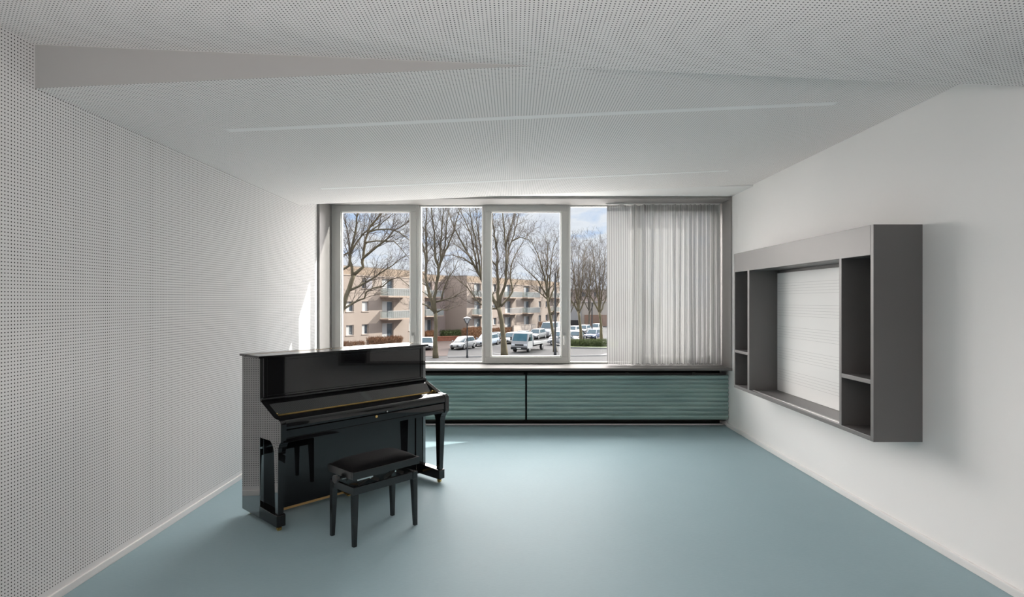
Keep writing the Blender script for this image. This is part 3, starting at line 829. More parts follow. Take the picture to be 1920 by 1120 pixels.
block('apartment_building', 'long cream apartment block running behind the white flatbed truck', O2, 0, 37.5, 11, 9.7, w2_,
      [(1.5, 5.0, 3.56, 1.3, True), (1.5, 5.0, 6.42, 1.3, True), (11.8, 16.5, 3.56, 1.3, False), (11.8, 16.5, 6.42, 1.3, True),
       (18.6, 24.0, 3.56, 1.3, True), (18.6, 24.0, 6.42, 1.3, True), (31.8, 36.5, 3.56, 1.3, True), (31.8, 36.5, 6.42, 1.3, True)])

# low industrial building seen past the middle leaf
def shed():
    p = Vector(((1060 - VX) / 8.2, F / 8.2, GROUND))
    o = thing('warehouse', 'low grey and beige warehouse beyond the far parked cars', 'building', p, 0)
    MB().box(-1.5, 22, 0, 14, 0, 5.4).build('wall', 'shed_beige', o)
    MB().box(-1.4, 3.6, -0.3, 0, 0, 4.6).build('grey_cladding', 'shed_grey', o)
    MB().box(-1.0, 3.2, -0.45, -0.3, 0.2, 1.4).build('loading_door', 'car_trim', o)
    MB().box(4.4, 14, -0.4, 0, 0, 2.6).build('garage_door', 'shed_brown', o)
    MB().box(-1.7, 22.2, -0.2, 14.2, 5.4, 5.6).build('roof', 'roof_felt', o)
    p2 = Vector(((1030 - VX) / 6.2, F / 6.2, GROUND))
    o2 = thing('apartment_building', 'distant pale block low behind the far bare trees', 'building', p2, 0)
    MB().box(0, 30, 0, 10, 0, 9.0).build('wall', 'render_pink', o2)
    MB().box(-0.2, 30.2, -0.2, 10.2, 9.0, 9.3).build('roof', 'roof_felt', o2)
    for i in range(7):
        for k in range(3):
            MB().box(1.5 + i * 4, 3 + i * 4, -0.05, 0, 1.5 + k * 2.8, 2.8 + k * 2.8).build('window', 'dark_pane', o2)
shed()

# ---- walls and hedges ------------------------------------------------------------
def low_wall(name, label, a, b_, h, m, w=0.3):
    mid = (a + b_) / 2
    o = thing(name, label, 'wall', (mid.x, mid.y, GROUND))
    d = b_ - a; d.z = 0; d.normalize(); n = Vector((-d.y, d.x, 0)) * w / 2
    P = [(a - n - mid), (b_ - n - mid), (b_ + n - mid), (a + n - mid)]
    MB().prism_z([(q.x, q.y) for q in P], 0, h).build('masonry', m, o)
    P = [(a - n * 1.3 - mid), (b_ - n * 1.3 - mid), (b_ + n * 1.3 - mid), (a + n * 1.3 - mid)]
    MB().prism_z([(q.x, q.y) for q in P], h, h + 0.07).build('coping', m, o)
low_wall('garden_wall', 'low red brick wall behind the white hatchback', gp(806, 641), gp(862, 639), 0.62, 'brick_red')
low_wall('garden_wall', 'cream garden wall behind the parked cars above the truck', gp(962, 625.5), gp(1003, 621.5), 1.35, 'wall_cream')

def hedge(label, a, b_, h, w, m, n, seed, name='hedge'):
    """clipped or loose hedge: a mass of short twigs"""
    rnd = random.Random(seed); mid = (a + b_) / 2
    mb = MB(); d = b_ - a; L = d.length; d.normalize(); nn = Vector((-d.y, d.x, 0))
    for _ in range(int(n * 1.8)):
        p = d * rnd.uniform(-L / 2, L / 2) + nn * rnd.uniform(-w / 2, w / 2)
        z = rnd.uniform(0, h * 0.8)
        dr = Vector((rnd.gauss(0, 0.45), rnd.gauss(0, 0.45), 1)).normalized() * rnd.uniform(0.25, 0.55)
        q = p + Vector((0, 0, z))
        s = rnd.uniform(0.015, 0.035)
        e = dr.orthogonal().normalized() * s
        f2 = dr.cross(e).normalized() * s
        mb.add([q - e, q + e, q + dr * 0.6 + f2, q + dr], [(0, 1, 2), (0, 2, 3), (1, 3, 2)])
    o = mb.build(name, m)
    o.location = (mid.x, mid.y, GROUND)
    return tag(o, label, 'hedge')
hedge('russet hedge in front of the cream block behind the piano', gp(690, 658), gp(752, 655), 1.7, 1.3, 'hedge_russet', 2600, 1)
hedge('loose russet shrubs beneath the windows at the left window jamb', gp(638, 662), gp(682, 659), 1.2, 1.0, 'hedge_russet', 1300, 2)
hedge('brown hedge just left of the upright tree trunk', gp(796, 640), gp(815, 638), 1.5, 1.2, 'hedge_russet', 1100, 3)
hedge('dark green shrubs above the low red brick wall', gp(828, 637), gp(864, 635), 1.4, 1.4, 'hedge_green', 1500, 4)
hedge('tall clipped brown hedge behind the estate car', gp(871, 639), gp(904, 635), 2.0, 1.2, 'hedge_russet', 2400, 5)
hedge('short brown hedge beside the silver car', gp(921, 631), gp(955, 627), 1.3, 1.0, 'hedge_russet', 1500, 6)
hedge('brown hedge beyond the white van', gp(1006, 620), gp(1040, 617), 1.9, 1.2, 'hedge_russet', 1600, 7)
hedge('low green planting around the tree beside the curtain edge', gp(1068, 649), gp(1140, 650), 0.8, 2.4, 'hedge_green', 2400, 8)

# ---- lamp posts -----------------------------------------------------------------
def street_lamp(label, px, py, h):
    p = gnd(px, py)
    o = thing('street_lamp', label, 'street lamp', p)
    MB().lathe([(0.12, 0), (0.12, 0.25), (0.09, 0.3), (0.085, 0.9), (0.06, 0.95), (0.055, h - 0.7), (0.075, h - 0.68), (0.075, h - 0.6)], n=14).build('post', 'post_black', o, smooth=True)
    MB().lathe([(0.11, h - 0.6), (0.34, h - 0.14), (0.36, h - 0.12)], n=8).build('lantern', 'lamp_white', o)
    br = MB()
    for k in range(8):
        a = 2 * math.pi * k / 8
        br.tube([(0.12 * math.cos(a), 0.12 * math.sin(a), h - 0.6), (0.37 * math.cos(a), 0.37 * math.sin(a), h - 0.12)], 0.025, 5)
    br.build('lantern_bars', 'post_black', o)
    MB().lathe([(0.42, h - 0.12), (0.40, h - 0.06), (0.15, h + 0.02), (0.04, h + 0.08)], n=16).build('cap', 'post_black', o, smooth=True)
street_lamp('black lantern street lamp in front of the white hatchback', 876, 672, 4.15)
street_lamp('far lantern street lamp seen left of the thick tree', 921, 633, 5.2)
def pole(label, px, py, h, arm):
    p = gnd(px, py)
    o = thing('lamp_pole', label, 'lamp pole', p)
    MB().lathe([(0.15, 0), (0.15, 0.9), (0.12, 0.95), (0.085, h)], n=12).build('post', 'post_black', o, smooth=True)
    if arm:
        MB().tube([(0, 0, h - 0.1), (arm * 0.6, 0, h + 0.25), (arm, 0, h + 0.3)], 0.045, 8).build('arm', 'post_black', o, smooth=True)
        MB().box(min(arm, arm * 1.5), max(arm, arm * 1.5), -0.12, 0.12, h + 0.24, h + 0.36).build('lamp_head', 'post_black', o)
    return o
pole('tall black pole just right of the middle leaf tree', 1041, 669, 8.7, 0)
pole('slim pole with arm in front of the warehouse', 1110, 634, 5.5, 0.9)

# ---- cars --------------------------------------------------------------------------
HD = math.atan2(-0.917, -0.40)
CAR_CACHE = {}
def car_parts(root, L, Wd, H, paint, kind):
    hw = Wd / 2
    body = MB()
    belt = H * 0.60
    if kind == 'van':
        st = [(-L / 2, 0.45, belt + 0.1, hw * 0.9), (-L / 2 + 0.08, 0.28, belt + 0.12, hw), (L * 0.22, 0.25, belt, hw), (L * 0.36, 0.25, belt - 0.12, hw * 0.98), (L / 2 - 0.12, 0.25, belt - 0.34, hw * 0.92), (L / 2, 0.35, belt - 0.52, hw * 0.78)]
        cab = [(-L / 2 + 0.02, -L / 2 + 0.10), (L * 0.34, L * 0.17)]
    elif kind == 'estate':
        st = [(-L / 2, 0.42, belt - 0.05, hw * 0.84), (-L / 2 + 0.12, 0.26, belt + 0.02, hw * 0.97), (-L * 0.2, 0.22, belt + 0.01, hw), (L * 0.16, 0.22, belt - 0.02, hw), (L * 0.36, 0.22, belt - 0.13, hw * 0.97), (L / 2 - 0.13, 0.25, belt - 0.24, hw * 0.88), (L / 2, 0.36, belt - 0.40, hw * 0.70)]
        cab = [(-L / 2 + 0.08, -L / 2 + 0.36), (L * 0.23, L * 0.04)]
    elif kind == 'saloon':
        st = [(-L / 2, 0.42, belt - 0.08, hw * 0.84), (-L / 2 + 0.12, 0.26, belt - 0.01, hw * 0.97), (-L * 0.2, 0.22, belt + 0.01, hw), (L * 0.16, 0.22, belt - 0.02, hw), (L * 0.36, 0.22, belt - 0.13, hw * 0.97), (L / 2 - 0.13, 0.25, belt - 0.24, hw * 0.88), (L / 2, 0.36, belt - 0.40, hw * 0.70)]
        cab = [(-L * 0.36, -L * 0.20), (L * 0.23, L * 0.05)]
    else:
        st = [(-L / 2, 0.42, belt - 0.06, hw * 0.84), (-L / 2 + 0.12, 0.26, belt + 0.03, hw * 0.97), (-L * 0.2, 0.22, belt + 0.02, hw), (L * 0.18, 0.22, belt - 0.02, hw), (L * 0.38, 0.22, belt - 0.13, hw * 0.96), (L / 2 - 0.13, 0.25, belt - 0.25, hw * 0.86), (L / 2, 0.36, belt - 0.42, hw * 0.66)]
        cab = [(-L / 2 + 0.14, -L / 2 + 0.50), (L * 0.27, L * 0.06)]
    rings = []
    for x, zb, zt, w in st:
        zm = (zb + zt) / 2 + 0.05
        rings.append([(x, -w * 0.86, zb), (x, -w * 0.98, zb + 0.12), (x, -w, zm), (x, -w * 0.95, zt - 0.05), (x, -w * 0.84, zt), (x, 0, zt + 0.03),
                      (x, w * 0.84, zt), (x, w * 0.95, zt - 0.05), (x, w, zm), (x, w * 0.98, zb + 0.12), (x, w * 0.86, zb)])
    n = len(rings[0]); v = [p for r in rings for p in r]; fs = []
    for i in range(len(rings) - 1):
        for k in range(n):
            fs.append((i * n + k, i * n + (k + 1) % n, (i + 1) * n + (k + 1) % n, (i + 1) * n + k))
    fs.append(tuple(range(n))); fs.append(tuple((len(rings) - 1) * n + k for k in reversed(range(n))))
    body.add(v, fs)
    (xb0, xb1), (xf0, xf1) = cab
    wb, wt = hw * 0.90, hw * 0.72 if kind != 'van' else hw * 0.84
    zb = belt - 0.04; zt = H
    q0 = [(xb0, -wb, zb), (xf0, -wb, zb - 0.06), (xf0, wb, zb - 0.06), (xb0, wb, zb)]
    q1 = [(xb1, -wt, zt - 0.03), (xf1, -wt, zt - 0.05), (xf1, wt, zt - 0.05), (xb1, wt, zt - 0.03)]
    body.hexa(q0, q1)
    xm = (xb1 + xf1) / 2
    body.hexa([(p[0], p[1], p[2]) for p in q1], [(xb1 + 0.18, -wt * 0.8, zt), (xf1 - 0.22, -wt * 0.8, zt), (xf1 - 0.22, wt * 0.8, zt), (xb1 + 0.18, wt * 0.8, zt)])
    body.build('body', paint, root, smooth=True, bevel=0.03)
    # glass panels lying just outside the cabin faces
    def panel(a, b_, c, d, u0, u1, v0, v1, off):
        A, B_, C_, D_ = [Vector(p) for p in (a, b_, c, d)]
        def pt(u, vv): return (A * (1 - u) + B_ * u) * (1 - vv) + (D_ * (1 - u) + C_ * u) * vv + off
        return [pt(u0, v0), pt(u1, v0), pt(u1, v1), pt(u0, v1)]
    def slab(nm, quad, off, m):
        o2 = Vector(off).normalized() * 0.03
        MB().add([q - o2 * 0.5 for q in quad] + [q + o2 for q in quad], [(0, 1, 2, 3), (4, 5, 6, 7), (0, 1, 5, 4), (1, 2, 6, 5), (2, 3, 7, 6), (3, 0, 4, 7)]).build(nm, m, root)
    fo = Vector((0.02, 0, 0.012))
    slab('windscreen', panel(q0[1], q0[2], q1[2], q1[1], 0.06, 0.94, 0.14, 0.95, fo), (1, 0, 0.5), 'car_glass')
    slab('rear_window', panel(q0[0], q0[3], q1[3], q1[0], 0.1, 0.9, 0.22, 0.92, Vector((-0.02, 0, 0.01))), (-1, 0, 0.3), 'car_glass')
    for sgn, i0, i1 in ((-1, 0, 1), (1, 3, 2)):
        off = Vector((0, sgn * 0.012, 0.002))
        for u0, u1 in ((0.08, 0.47), (0.52, 0.92)) if kind != 'van' else ((0.66, 0.94), (0.30, 0.60)):
            slab('side_window', panel(q0[i0], q0[i1], q1[i1], q1[i0], u0, u1, 0.2, 0.88, off), (0, sgn, 0.2), 'car_glass')
    wr = 0.32 if kind != 'van' else 0.36
    for x in (L / 2 - 0.80, -L / 2 + 0.72):
        for sgn in (-1, 1):
            y0 = sgn * (hw - 0.20); y1 = sgn * (hw + 0.012)
            w = MB().tube([(x, y0, wr), (x, y1 - sgn * 0.02, wr), (x, y1, wr)], [wr, wr, wr * 0.88], 20).build('wheel', 'tyre', root, smooth=True)
            MB().tube([(x, y1 - sgn * 0.01, wr), (x, y1 + sgn * 0.012, wr)], [wr * 0.66, wr * 0.60], 16).build('rim', 'rim', w, smooth=True)
    fz = st[-1][2]
    for sgn in (-1, 1):
        y0, y1 = sorted((sgn * hw * 0.50, sgn * hw * 0.84))
        MB().box(L / 2 - 0.17, L / 2 - 0.05, y0, y1, fz - 0.02, fz + 0.13).build('headlight', 'headlight', root, bevel=0.03)
        y0, y1 = sorted((sgn * hw * 0.66, sgn * hw * 0.9))
        MB().box(-L / 2 - 0.015, -L / 2 + 0.12, y0, y1, belt - 0.32, belt - 0.1).build('tail_light', 'taillight', root, bevel=0.02)
    MB().box(L / 2 - 0.10, L / 2 + 0.025, -hw * 0.55, hw * 0.55, 0.38, 0.56).build('grille', 'car_trim', root, bevel=0.02)
    MB().box(L / 2 + 0.02, L / 2 + 0.035, -0.26, 0.26, 0.42, 0.53).build('number_plate', 'plate', root)
    for sgn in (-1, 1):
        y0, y1 = sorted((sgn * hw * 0.96, sgn * (hw + 0.12)))
        MB().box(xf0 - 0.25, xf0 - 0.12, y0, y1, belt + 0.02, belt + 0.15).build('door_mirror', paint, root, bevel=0.02)

def car(label, px, py, L, Wd, H, paint, kind='hatch', rz=HD):
    p = gnd(px, py)
    o = thing('van' if kind == 'van' else 'car', label, 'van' if kind == 'van' else 'car', p, rz, 'cars parked outside the window')
    key = (L, Wd, H, paint, kind)
    if key in CAR_CACHE:
        for ch in CAR_CACHE[key].children: copy_tree(ch, o)
    else:
        car_parts(o, L, Wd, H, 'paint_' + paint, kind); CAR_CACHE[key] = o
    return o
car('white hatchback parked behind the black lantern lamp', 868, 654, 4.05, 1.75, 1.48, 'white')
car('white estate car split by the window post, next behind the hatchback', 912, 648, 4.7, 1.8, 1.50, 'iceblue', 'estate')
car('dark car between the white estate car and the thick tree trunk', 930, 643, 4.0, 1.75, 1.48, 'black')
car('silver car just right of the thick tree trunk', 959, 644, 4.3, 1.78, 1.50, 'champagne')
car('dark grey car in the row above the truck cab', 979, 639.5, 4.3, 1.78, 1.48, 'pewter', 'saloon')
car('pale silver car parked between truck cab and white van', 1006, 635.5, 4.4, 1.8, 1.52, 'silver', 'estate')
car('white high-roofed van at the end of the parked row', 1030, 632, 5.2, 2.0, 2.4, 'white', 'van')
car('dark car half hidden by the tall black pole', 1047, 641, 4.3, 1.78, 1.48, 'pewter', rz=HD)
car('white car low behind the piano lid corner', 801, 655, 4.2, 1.76, 1.45, 'white', 'saloon', rz=HD + 0.5)
car('white car in the far row at the window post', 1075, 627.5, 4.2, 1.76, 1.48, 'white', rz=HD)
car('silver car in the far row behind the forked tree', 1095, 625, 4.2, 1.76, 1.48, 'silver', rz=HD)
car('silver car in the far row in front of the brown garage door', 1117, 622.2, 4.3, 1.78, 1.5, 'silver', 'estate', rz=HD)
car('black saloon in the nearer row left of the forked tree', 1080, 640, 4.5, 1.8, 1.45, 'black', 'saloon', rz=HD)
car('dark blue car in the nearer row right of the forked tree', 1112, 636, 4.3, 1.78, 1.5, 'navy', rz=HD)
car('white car cut by the window post above the planting', 1056, 647, 4.3, 1.78, 1.48, 'white', 'saloon', rz=HD - 1.3)

def truck():
    p = gnd(993, 657.5)
    o = thing('flatbed_truck', 'white flatbed truck standing in the road by the thick tree', 'truck', p, HD, 'cars parked outside the window')
    L, hw = 6.2, 1.0
    cb = MB()
    prof = [(3.1, 0.45), (3.12, 0.95), (3.05, 1.25), (2.62, 2.16), (2.45, 2.25), (1.55, 2.25), (1.5, 2.2), (1.5, 0.45)]
    mb = MB(); n = len(prof)
    mb.add([(x, -hw, z) for x, z in prof] + [(x, hw, z) for x, z in prof],
           [tuple(range(n)), tuple(range(2 * n - 1, n - 1, -1))] + [(i, i + n, (i + 1) % n + n, (i + 1) % n) for i in range(n)])
    mb.build('cab', 'paint_white', o, bevel=0.05)
    mb = MB(); mb.hexa([(3.03, -0.88, 1.30), (3.05, 0.88, 1.30), (3.00, 0.88, 1.30), (2.98, -0.88, 1.30)], [(2.67, -0.80, 2.10), (2.69, 0.80, 2.10), (2.63, 0.80, 2.10), (2.61, -0.80, 2.10)])
    mb.build('windscreen', 'truck_glass', o)
    for s in (-1, 1):
        y0, y1 = sorted((s * (hw - 0.02), s * (hw + 0.012)))
        MB().prism_y([(1.65, 1.28), (2.85, 1.28), (2.52, 2.05), (1.65, 2.05)], y0, y1).build('side_window', 'car_glass', o)
        y0, y1 = sorted((s * 0.55, s * 0.95))
        MB().box(3.05, 3.15, y0, y1, 0.78, 0.98).build('headlight', 'headlight', o, bevel=0.02)
        y0, y1 = sorted((s * 1.05, s * 1.25))
        MB().box(2.75, 2.82, y0, y1, 1.35, 1.75).build('door_mirror', 'car_trim', o, bevel=0.02)
    MB().box(3.08, 3.16, -0.5, 0.5, 0.80, 0.95).build('grille', 'car_trim', o)
    MB().box(3.05, 3.22, -1.0, 1.0, 0.35, 0.62).build('bumper', 'car_trim', o, bevel=0.03)
    MB().box(3.22, 3.235, -0.26, 0.26, 0.42, 0.54).build('number_plate', 'plate', o)
    MB().box(-3.0, 1.45, -0.42, 0.42, 0.5, 0.72).build('chassis', 'car_trim', o)
    bd = MB().box(-3.1, 1.4, -1.05, 1.05, 0.78, 0.92)
    bd.box(-3.1, 1.4, -1.08, -1.03, 0.78, 1.08); bd.box(-3.1, 1.4, 1.03, 1.08, 0.78, 1.08); bd.box(1.32, 1.42, -1.05, 1.05, 0.9, 1.75)
    bd.build('flatbed', 'paint_white', o, bevel=0.01)
    for x in (2.35, -1.75):
        for s in (-1, 1):
            y0, y1 = s * 0.72, s * 0.98
            w = MB().tube([(x, y0, 0.36), (x, y1 - s * 0.02, 0.36), (x, y1, 0.36)], [0.36, 0.36, 0.31], 20).build('wheel', 'tyre', o, smooth=True)
            MB().tube([(x, y1 - s * 0.01, 0.36), (x, y1 + s * 0.012, 0.36)], [0.23, 0.2], 16).build('rim', 'rim', w, smooth=True)
truck()

# ---- bare trees ---------------------------------------------------------------------
def spawn(mb, rnd, pts, rads, level, maxlevel, spacing, length, up):
    """side branches along a polyline, growing ever finer"""
    seglen = [(pts[i + 1] - pts[i]).length for i in range(len(pts) - 1)]
    tot = sum(seglen)
    n = max(1, int(tot / spacing))
    side = rnd.uniform(0, 6.28)
    for k in range(n):
        f = (k + rnd.uniform(0.2, 0.9)) / n
        if level == 1 and f < 0.12: continue
        dist = f * tot; i = 0
        while i < len(seglen) - 1 and dist > seglen[i]:
            dist -= seglen[i]; i += 1
        u = min(1, dist / max(seglen[i], 1e-6))
        p = pts[i].lerp(pts[i + 1], u); r = (rads[i] * (1 - u) + rads[i + 1] * u)
        d = (pts[i + 1] - pts[i]).normalized()
        side += 2.4 + rnd.uniform(-0.5, 0.5)
        a = d.orthogonal().normalized(); b_ = d.cross(a)
        out = (a * math.cos(side) + b_ * math.sin(side))
        ang = rnd.uniform(0.45, 0.95)
        dr = (d * math.cos(ang) + out * math.sin(ang) + Vector((0, 0, up))).normalized()
        ln = length * 1.2 * rnd.uniform(0.55, 1.2) * (1.0 - 0.35 * f)
        segs = 4 if level <= 1 else (3 if level == 2 else 2)
        q = p.copy(); poly = [q.copy()]
        for s in range(segs):
            dr = (dr + Vector((rnd.gauss(0, 0.11), rnd.gauss(0, 0.11), rnd.gauss(0.06, 0.10)))).normalized()
            q = q + dr * ln / segs; poly.append(q.copy())
        r0 = min(r * 0.55, 0.046 * (0.60 ** (level - 1))); r0 = max(r0, 0.010)
        rr_ = [r0 * (1 - 0.65 * s / segs) for s in range(segs + 1)]
        mb.tube(poly, rr_, 5 if level == 1 else (4 if level == 2 else 3), cap=False)
        if level < maxlevel:
            spawn(mb, rnd, poly, rr_, level + 1, maxlevel, spacing * 0.72, length * 0.60, up * 0.7)

def densify(poly, rnd, jit=0.04):
    out = [poly[0]]
    for a, b_ in zip(poly, poly[1:]):
        n = max(1, int((b_ - a).length / 0.5))
        for i in range(1, n + 1):
            p = a.lerp(b_, i / n)
            if i < n: p = p + Vector((rnd.gauss(0, jit), rnd.gauss(0, jit), 0))
            out.append(p)
    return out

def tree(label, s, trunk_px, limbs_px, r0, seed, maxlevel=4, spacing=0.5, length=2.6, bark='bark'):
    """trunk and limbs laid out at the tree's own distance, side branches grown from them"""
    rnd = random.Random(seed)
    base = at(trunk_px[0][0], trunk_px[0][1], s)
    o = thing('bare_tree', label, 'tree', (base.x, base.y, GROUND), 0, 'bare trees outside the window')
    org = Vector((base.x, base.y, GROUND))
    tp = [at(x, y, s) - org for x, y in trunk_px]; tp[0].z = -0.05
    tmb = MB(); wmb = MB()
    tp2 = densify(tp, rnd, 0.015)
    n = len(tp2); rads = [r0 * (1.25 - 0.45 * min(1, i / 3)) if i < 4 else r0 * (0.8 - 0.12 * i / n) for i in range(n)]
    tmb.tube(tp2, rads, 12)
    for lm in limbs_px:
        rr0 = lm[0]; pp = lm[1]
        tilt = rnd.uniform(-0.28, 0.28)
        poly = []
        p0 = at(*pp[0], s) - org
        acc = 0; last = None
        for x, y in pp:
            q = at(x, y, s) - org
            if last is not None: acc += (q - last).length
            last = q.copy()
            k = acc * tilt                      # the limb leans towards or away from the viewer
            sc = (org.y + q.y + k) / (org.y + q.y)
            w = org + q; w = Vector((0, 0, EYE)) + (w - Vector((0, 0, EYE))) * sc
            poly.append(w - org)
        poly = densify(poly, rnd)
        m_ = len(poly)
        rl = [max(0.022, rr0 * (1 - 0.85 * i / (m_ - 1))) for i in range(m_)]
        tmb.tube(poly, rl, 8)
        spawn(wmb, rnd, poly, rl, 1, maxlevel, spacing, length, 0.25)
    tmb.build('trunk', bark, o, smooth='all')
    tw = wmb.build('twigs', 'twig', o)
    tw['kind'] = 'stuff'
    return o

tree('leaning bare tree at the left window jamb, limbs sweeping over the cream block', 18.0,
     [(606, 670), (622, 640), (634, 605), (644, 574), (650, 553), (658, 531), (663, 516)],
     [(0.19, [(663, 516), (672, 508), (681, 501), (679, 492), (681, 484), (684, 460), (685, 450), (690, 436), (694, 424), (705, 412), (716, 398), (724, 384), (730, 360)]),
      (0.14, [(681, 484), (693, 474), (705, 464), (725, 449), (737, 434), (755, 424), (768, 414), (784, 400)]),
      (0.17, [(661, 520), (660, 502), (656, 489), (657, 472), (662, 454), (667, 430), (671, 400), (676, 370), (678, 345)]),
      (0.12, [(658, 474), (668, 456), (680, 440), (692, 429), (716, 401), (735, 380)]),
      (0.14, [(630, 515), (642, 506), (654, 499), (655, 475), (655, 455), (650, 425), (640, 395)]),
      (0.14, [(654, 545), (673, 537), (691, 527), (716, 510), (736, 498), (752, 484), (770, 478)]),
      (0.13, [(640, 584), (655, 573), (673, 563), (683, 560), (687, 548), (698, 541), (718, 537), (730, 526), (748, 520), (770, 540)]),
      (0.11, [(657, 472), (645, 478), (634, 486)]),
      (0.10, [(690, 436), (705, 431), (730, 430), (748, 435), (770, 452), (784, 470)]),
      (0.09, [(685, 455), (705, 452), (738, 452), (752, 466), (765, 482), (778, 500)]),
      (0.09, [(690, 436), (712, 422), (735, 402), (752, 384)])],
     0.33, 11, spacing=0.61, length=2.4)
tree('upright bare tree in the fixed pane beside the piano corner', 18.5,
     [(817, 673), (816, 640), (817.5, 612), (816.5, 585)],
     [(0.17, [(816, 588), (812, 574), (807, 558), (802, 539), (798, 518), (799, 500), (800, 486), (799, 450), (799, 420), (800, 392), (798, 360)]),
      (0.10, [(799, 498), (795, 467), (789, 449), (783, 425), (778, 395)]),
      (0.18, [(816.5, 590), (815, 572), (814, 558), (818, 534), (822, 516), (822, 499), (816, 484), (815, 455), (812, 417), (809, 390), (806, 360)]),
      (0.12, [(822, 508), (827, 486), (826, 461), (828, 430), (831, 390), (833, 362)]),
      (0.10, [(826, 490), (835, 461), (837, 424), (840, 405), (846, 370)]),
      (0.11, [(824, 497), (840, 461), (850, 435), (856, 412), (866, 385), (872, 360)]),
      (0.10, [(818, 566), (831, 563), (849, 558), (862, 550), (876, 543)]),
      (0.10, [(828, 563), (830, 550), (833, 539), (840, 522), (852, 505), (862, 480)]),
      (0.10, [(813, 584), (801, 574), (790, 569), (778, 560)]),
      (0.08, [(810, 566), (801, 553), (793, 548), (782, 533)]),
      (0.09, [(818, 586), (828, 581), (838, 582), (850, 576)]),
      (0.08, [(801, 536), (792, 532), (780, 520)])],
     0.26, 12, spacing=0.59, length=2.1)
tree('thick mossy tree with swept limbs behind the middle window leaf', 17.8,
     [(946, 668), (944, 634), (940, 600), (935, 577)],
     [(0.22, [(935, 580), (921, 552), (905, 528), (896, 511), (889, 498), (877, 475), (861, 446), (850, 425), (842, 400)]),
      (0.12, [(896, 511), (892, 486), (884, 442), (871, 411), (860, 392), (852, 370)]),
      (0.12, [(902, 524), (899, 500), (894, 467), (888, 435), (880, 392), (876, 362)]),
      (0.11, [(905, 528), (903, 490), (897, 442), (892, 392), (890, 365)]),
      (0.10, [(934, 579), (921, 579), (902, 571), (891, 560), (876, 539), (851, 518), (835, 508)]),
      (0.09, [(889, 498), (868, 484), (846, 478), (832, 480)]),
      (0.08, [(880, 480), (862, 464), (848, 456), (838, 462)]),
      (0.19, [(935, 580), (933, 550), (934, 528), (932, 504), (933, 473), (927, 444), (923, 409), (921, 370)]),
      (0.17, [(937, 574), (939, 555), (946, 538), (949, 518), (949, 490), (948.6, 461), (944, 423), (943.6, 395), (942, 360)]),
      (0.11, [(948.6, 463), (953, 441), (961, 416), (966, 398), (972, 370)]),
      (0.11, [(949, 508), (954, 468), (960, 450), (971, 411), (976, 390), (984, 372)]),
      (0.12, [(939, 575), (954, 558), (961, 547), (958, 528), (957, 516), (960, 493), (967, 477), (977, 460), (990, 440)]),
      (0.08, [(960, 452), (975, 445), (990, 449), (1002, 458)]),
      (0.09, [(932, 500), (921, 488), (912, 470), (906, 450)])],
     0.34, 13, spacing=0.61, length=2.2)
tree('slender bare tree beside the tall black pole', 16.4,
     [(1041, 666), (1037, 626), (1032, 594), (1028, 570), (1027, 558)],
     [(0.13, [(1027, 560), (1024, 534), (1017, 505), (1008.6, 477), (1000, 460), (994, 447), (988, 436)]),
      (0.11, [(1026, 556), (1010, 528), (995, 513), (981, 501), (970, 490)]),
      (0.13, [(1028, 560), (1026, 530), (1027, 501), (1027, 471), (1024, 452), (1022, 440)]),
      (0.12, [(1028, 562), (1031, 520), (1034, 490), (1037, 466), (1044, 445)]),
      (0.11, [(1029, 566), (1040, 535), (1048, 505), (1056, 480), (1062, 460)]),
      (0.09, [(1027, 562), (1012, 549), (998, 541), (984, 538)]),
      (0.09, [(1032, 592), (1042, 578), (1052, 560), (1064, 545)])],
     0.22, 14, spacing=0.59, length=2.2)
GL = lambda cx, y0, top, w: [
    (0.14, [(cx, y0), (cx - 0.1 * w, y0 - 0.35 * (y0 - top)), (cx - 0.22 * w, top + 0.25 * (y0 - top)), (cx - 0.25 * w, top)]),
    (0.12, [(cx, y0), (cx + 0.12 * w, y0 - 0.4 * (y0 - top)), (cx + 0.2 * w, top + 0.2 * (y0 - top)), (cx + 0.28 * w, top)]),
    (0.12, [(cx, y0), (cx - 0.35 * w, y0 - 0.25 * (y0 - top)), (cx - 0.5 * w, top + 0.4 * (y0 - top)), (cx - 0.55 * w, top + 0.15 * (y0 - top))]),
    (0.12, [(cx, y0 + 5), (cx + 0.32 * w, y0 - 0.28 * (y0 - top)), (cx + 0.5 * w, top + 0.4 * (y0 - top)), (cx + 0.55 * w, top + 0.2 * (y0 - top))]),
    (0.11, [(cx, y0), (cx + 0.02 * w, y0 - 0.5 * (y0 - top)), (cx + 0.02 * w, top - 3)])]
tree('forked bare tree growing from the green planting beside the curtain edge', 14.4,
     [(1090, 650), (1089, 622), (1087, 603), (1084.6, 584)], GL(1084.6, 586, 463, 52), 0.24, 15, spacing=0.57, length=2.2)
tree('bare tree partly covered by the curtain edge', 13.6,
     [(1128, 646), (1127, 610), (1124, 585)], GL(1124, 587, 458, 50), 0.24, 16, spacing=0.59, length=2.3)
tree('far bare tree between the pole and the forked tree', 9.6,
     [(1066, 620.2), (1067, 600), (1068, 585)], GL(1068, 587, 480, 44), 0.22, 17, spacing=0.74, length=2.4, bark='bark_grey')
tree('far bare tree behind the forked tree, in front of the warehouse', 9.2,
     [(1104, 617.8), (1105, 600), (1105, 582)], GL(1105, 584, 470, 44), 0.22, 18, spacing=0.74, length=2.4, bark='bark_grey')

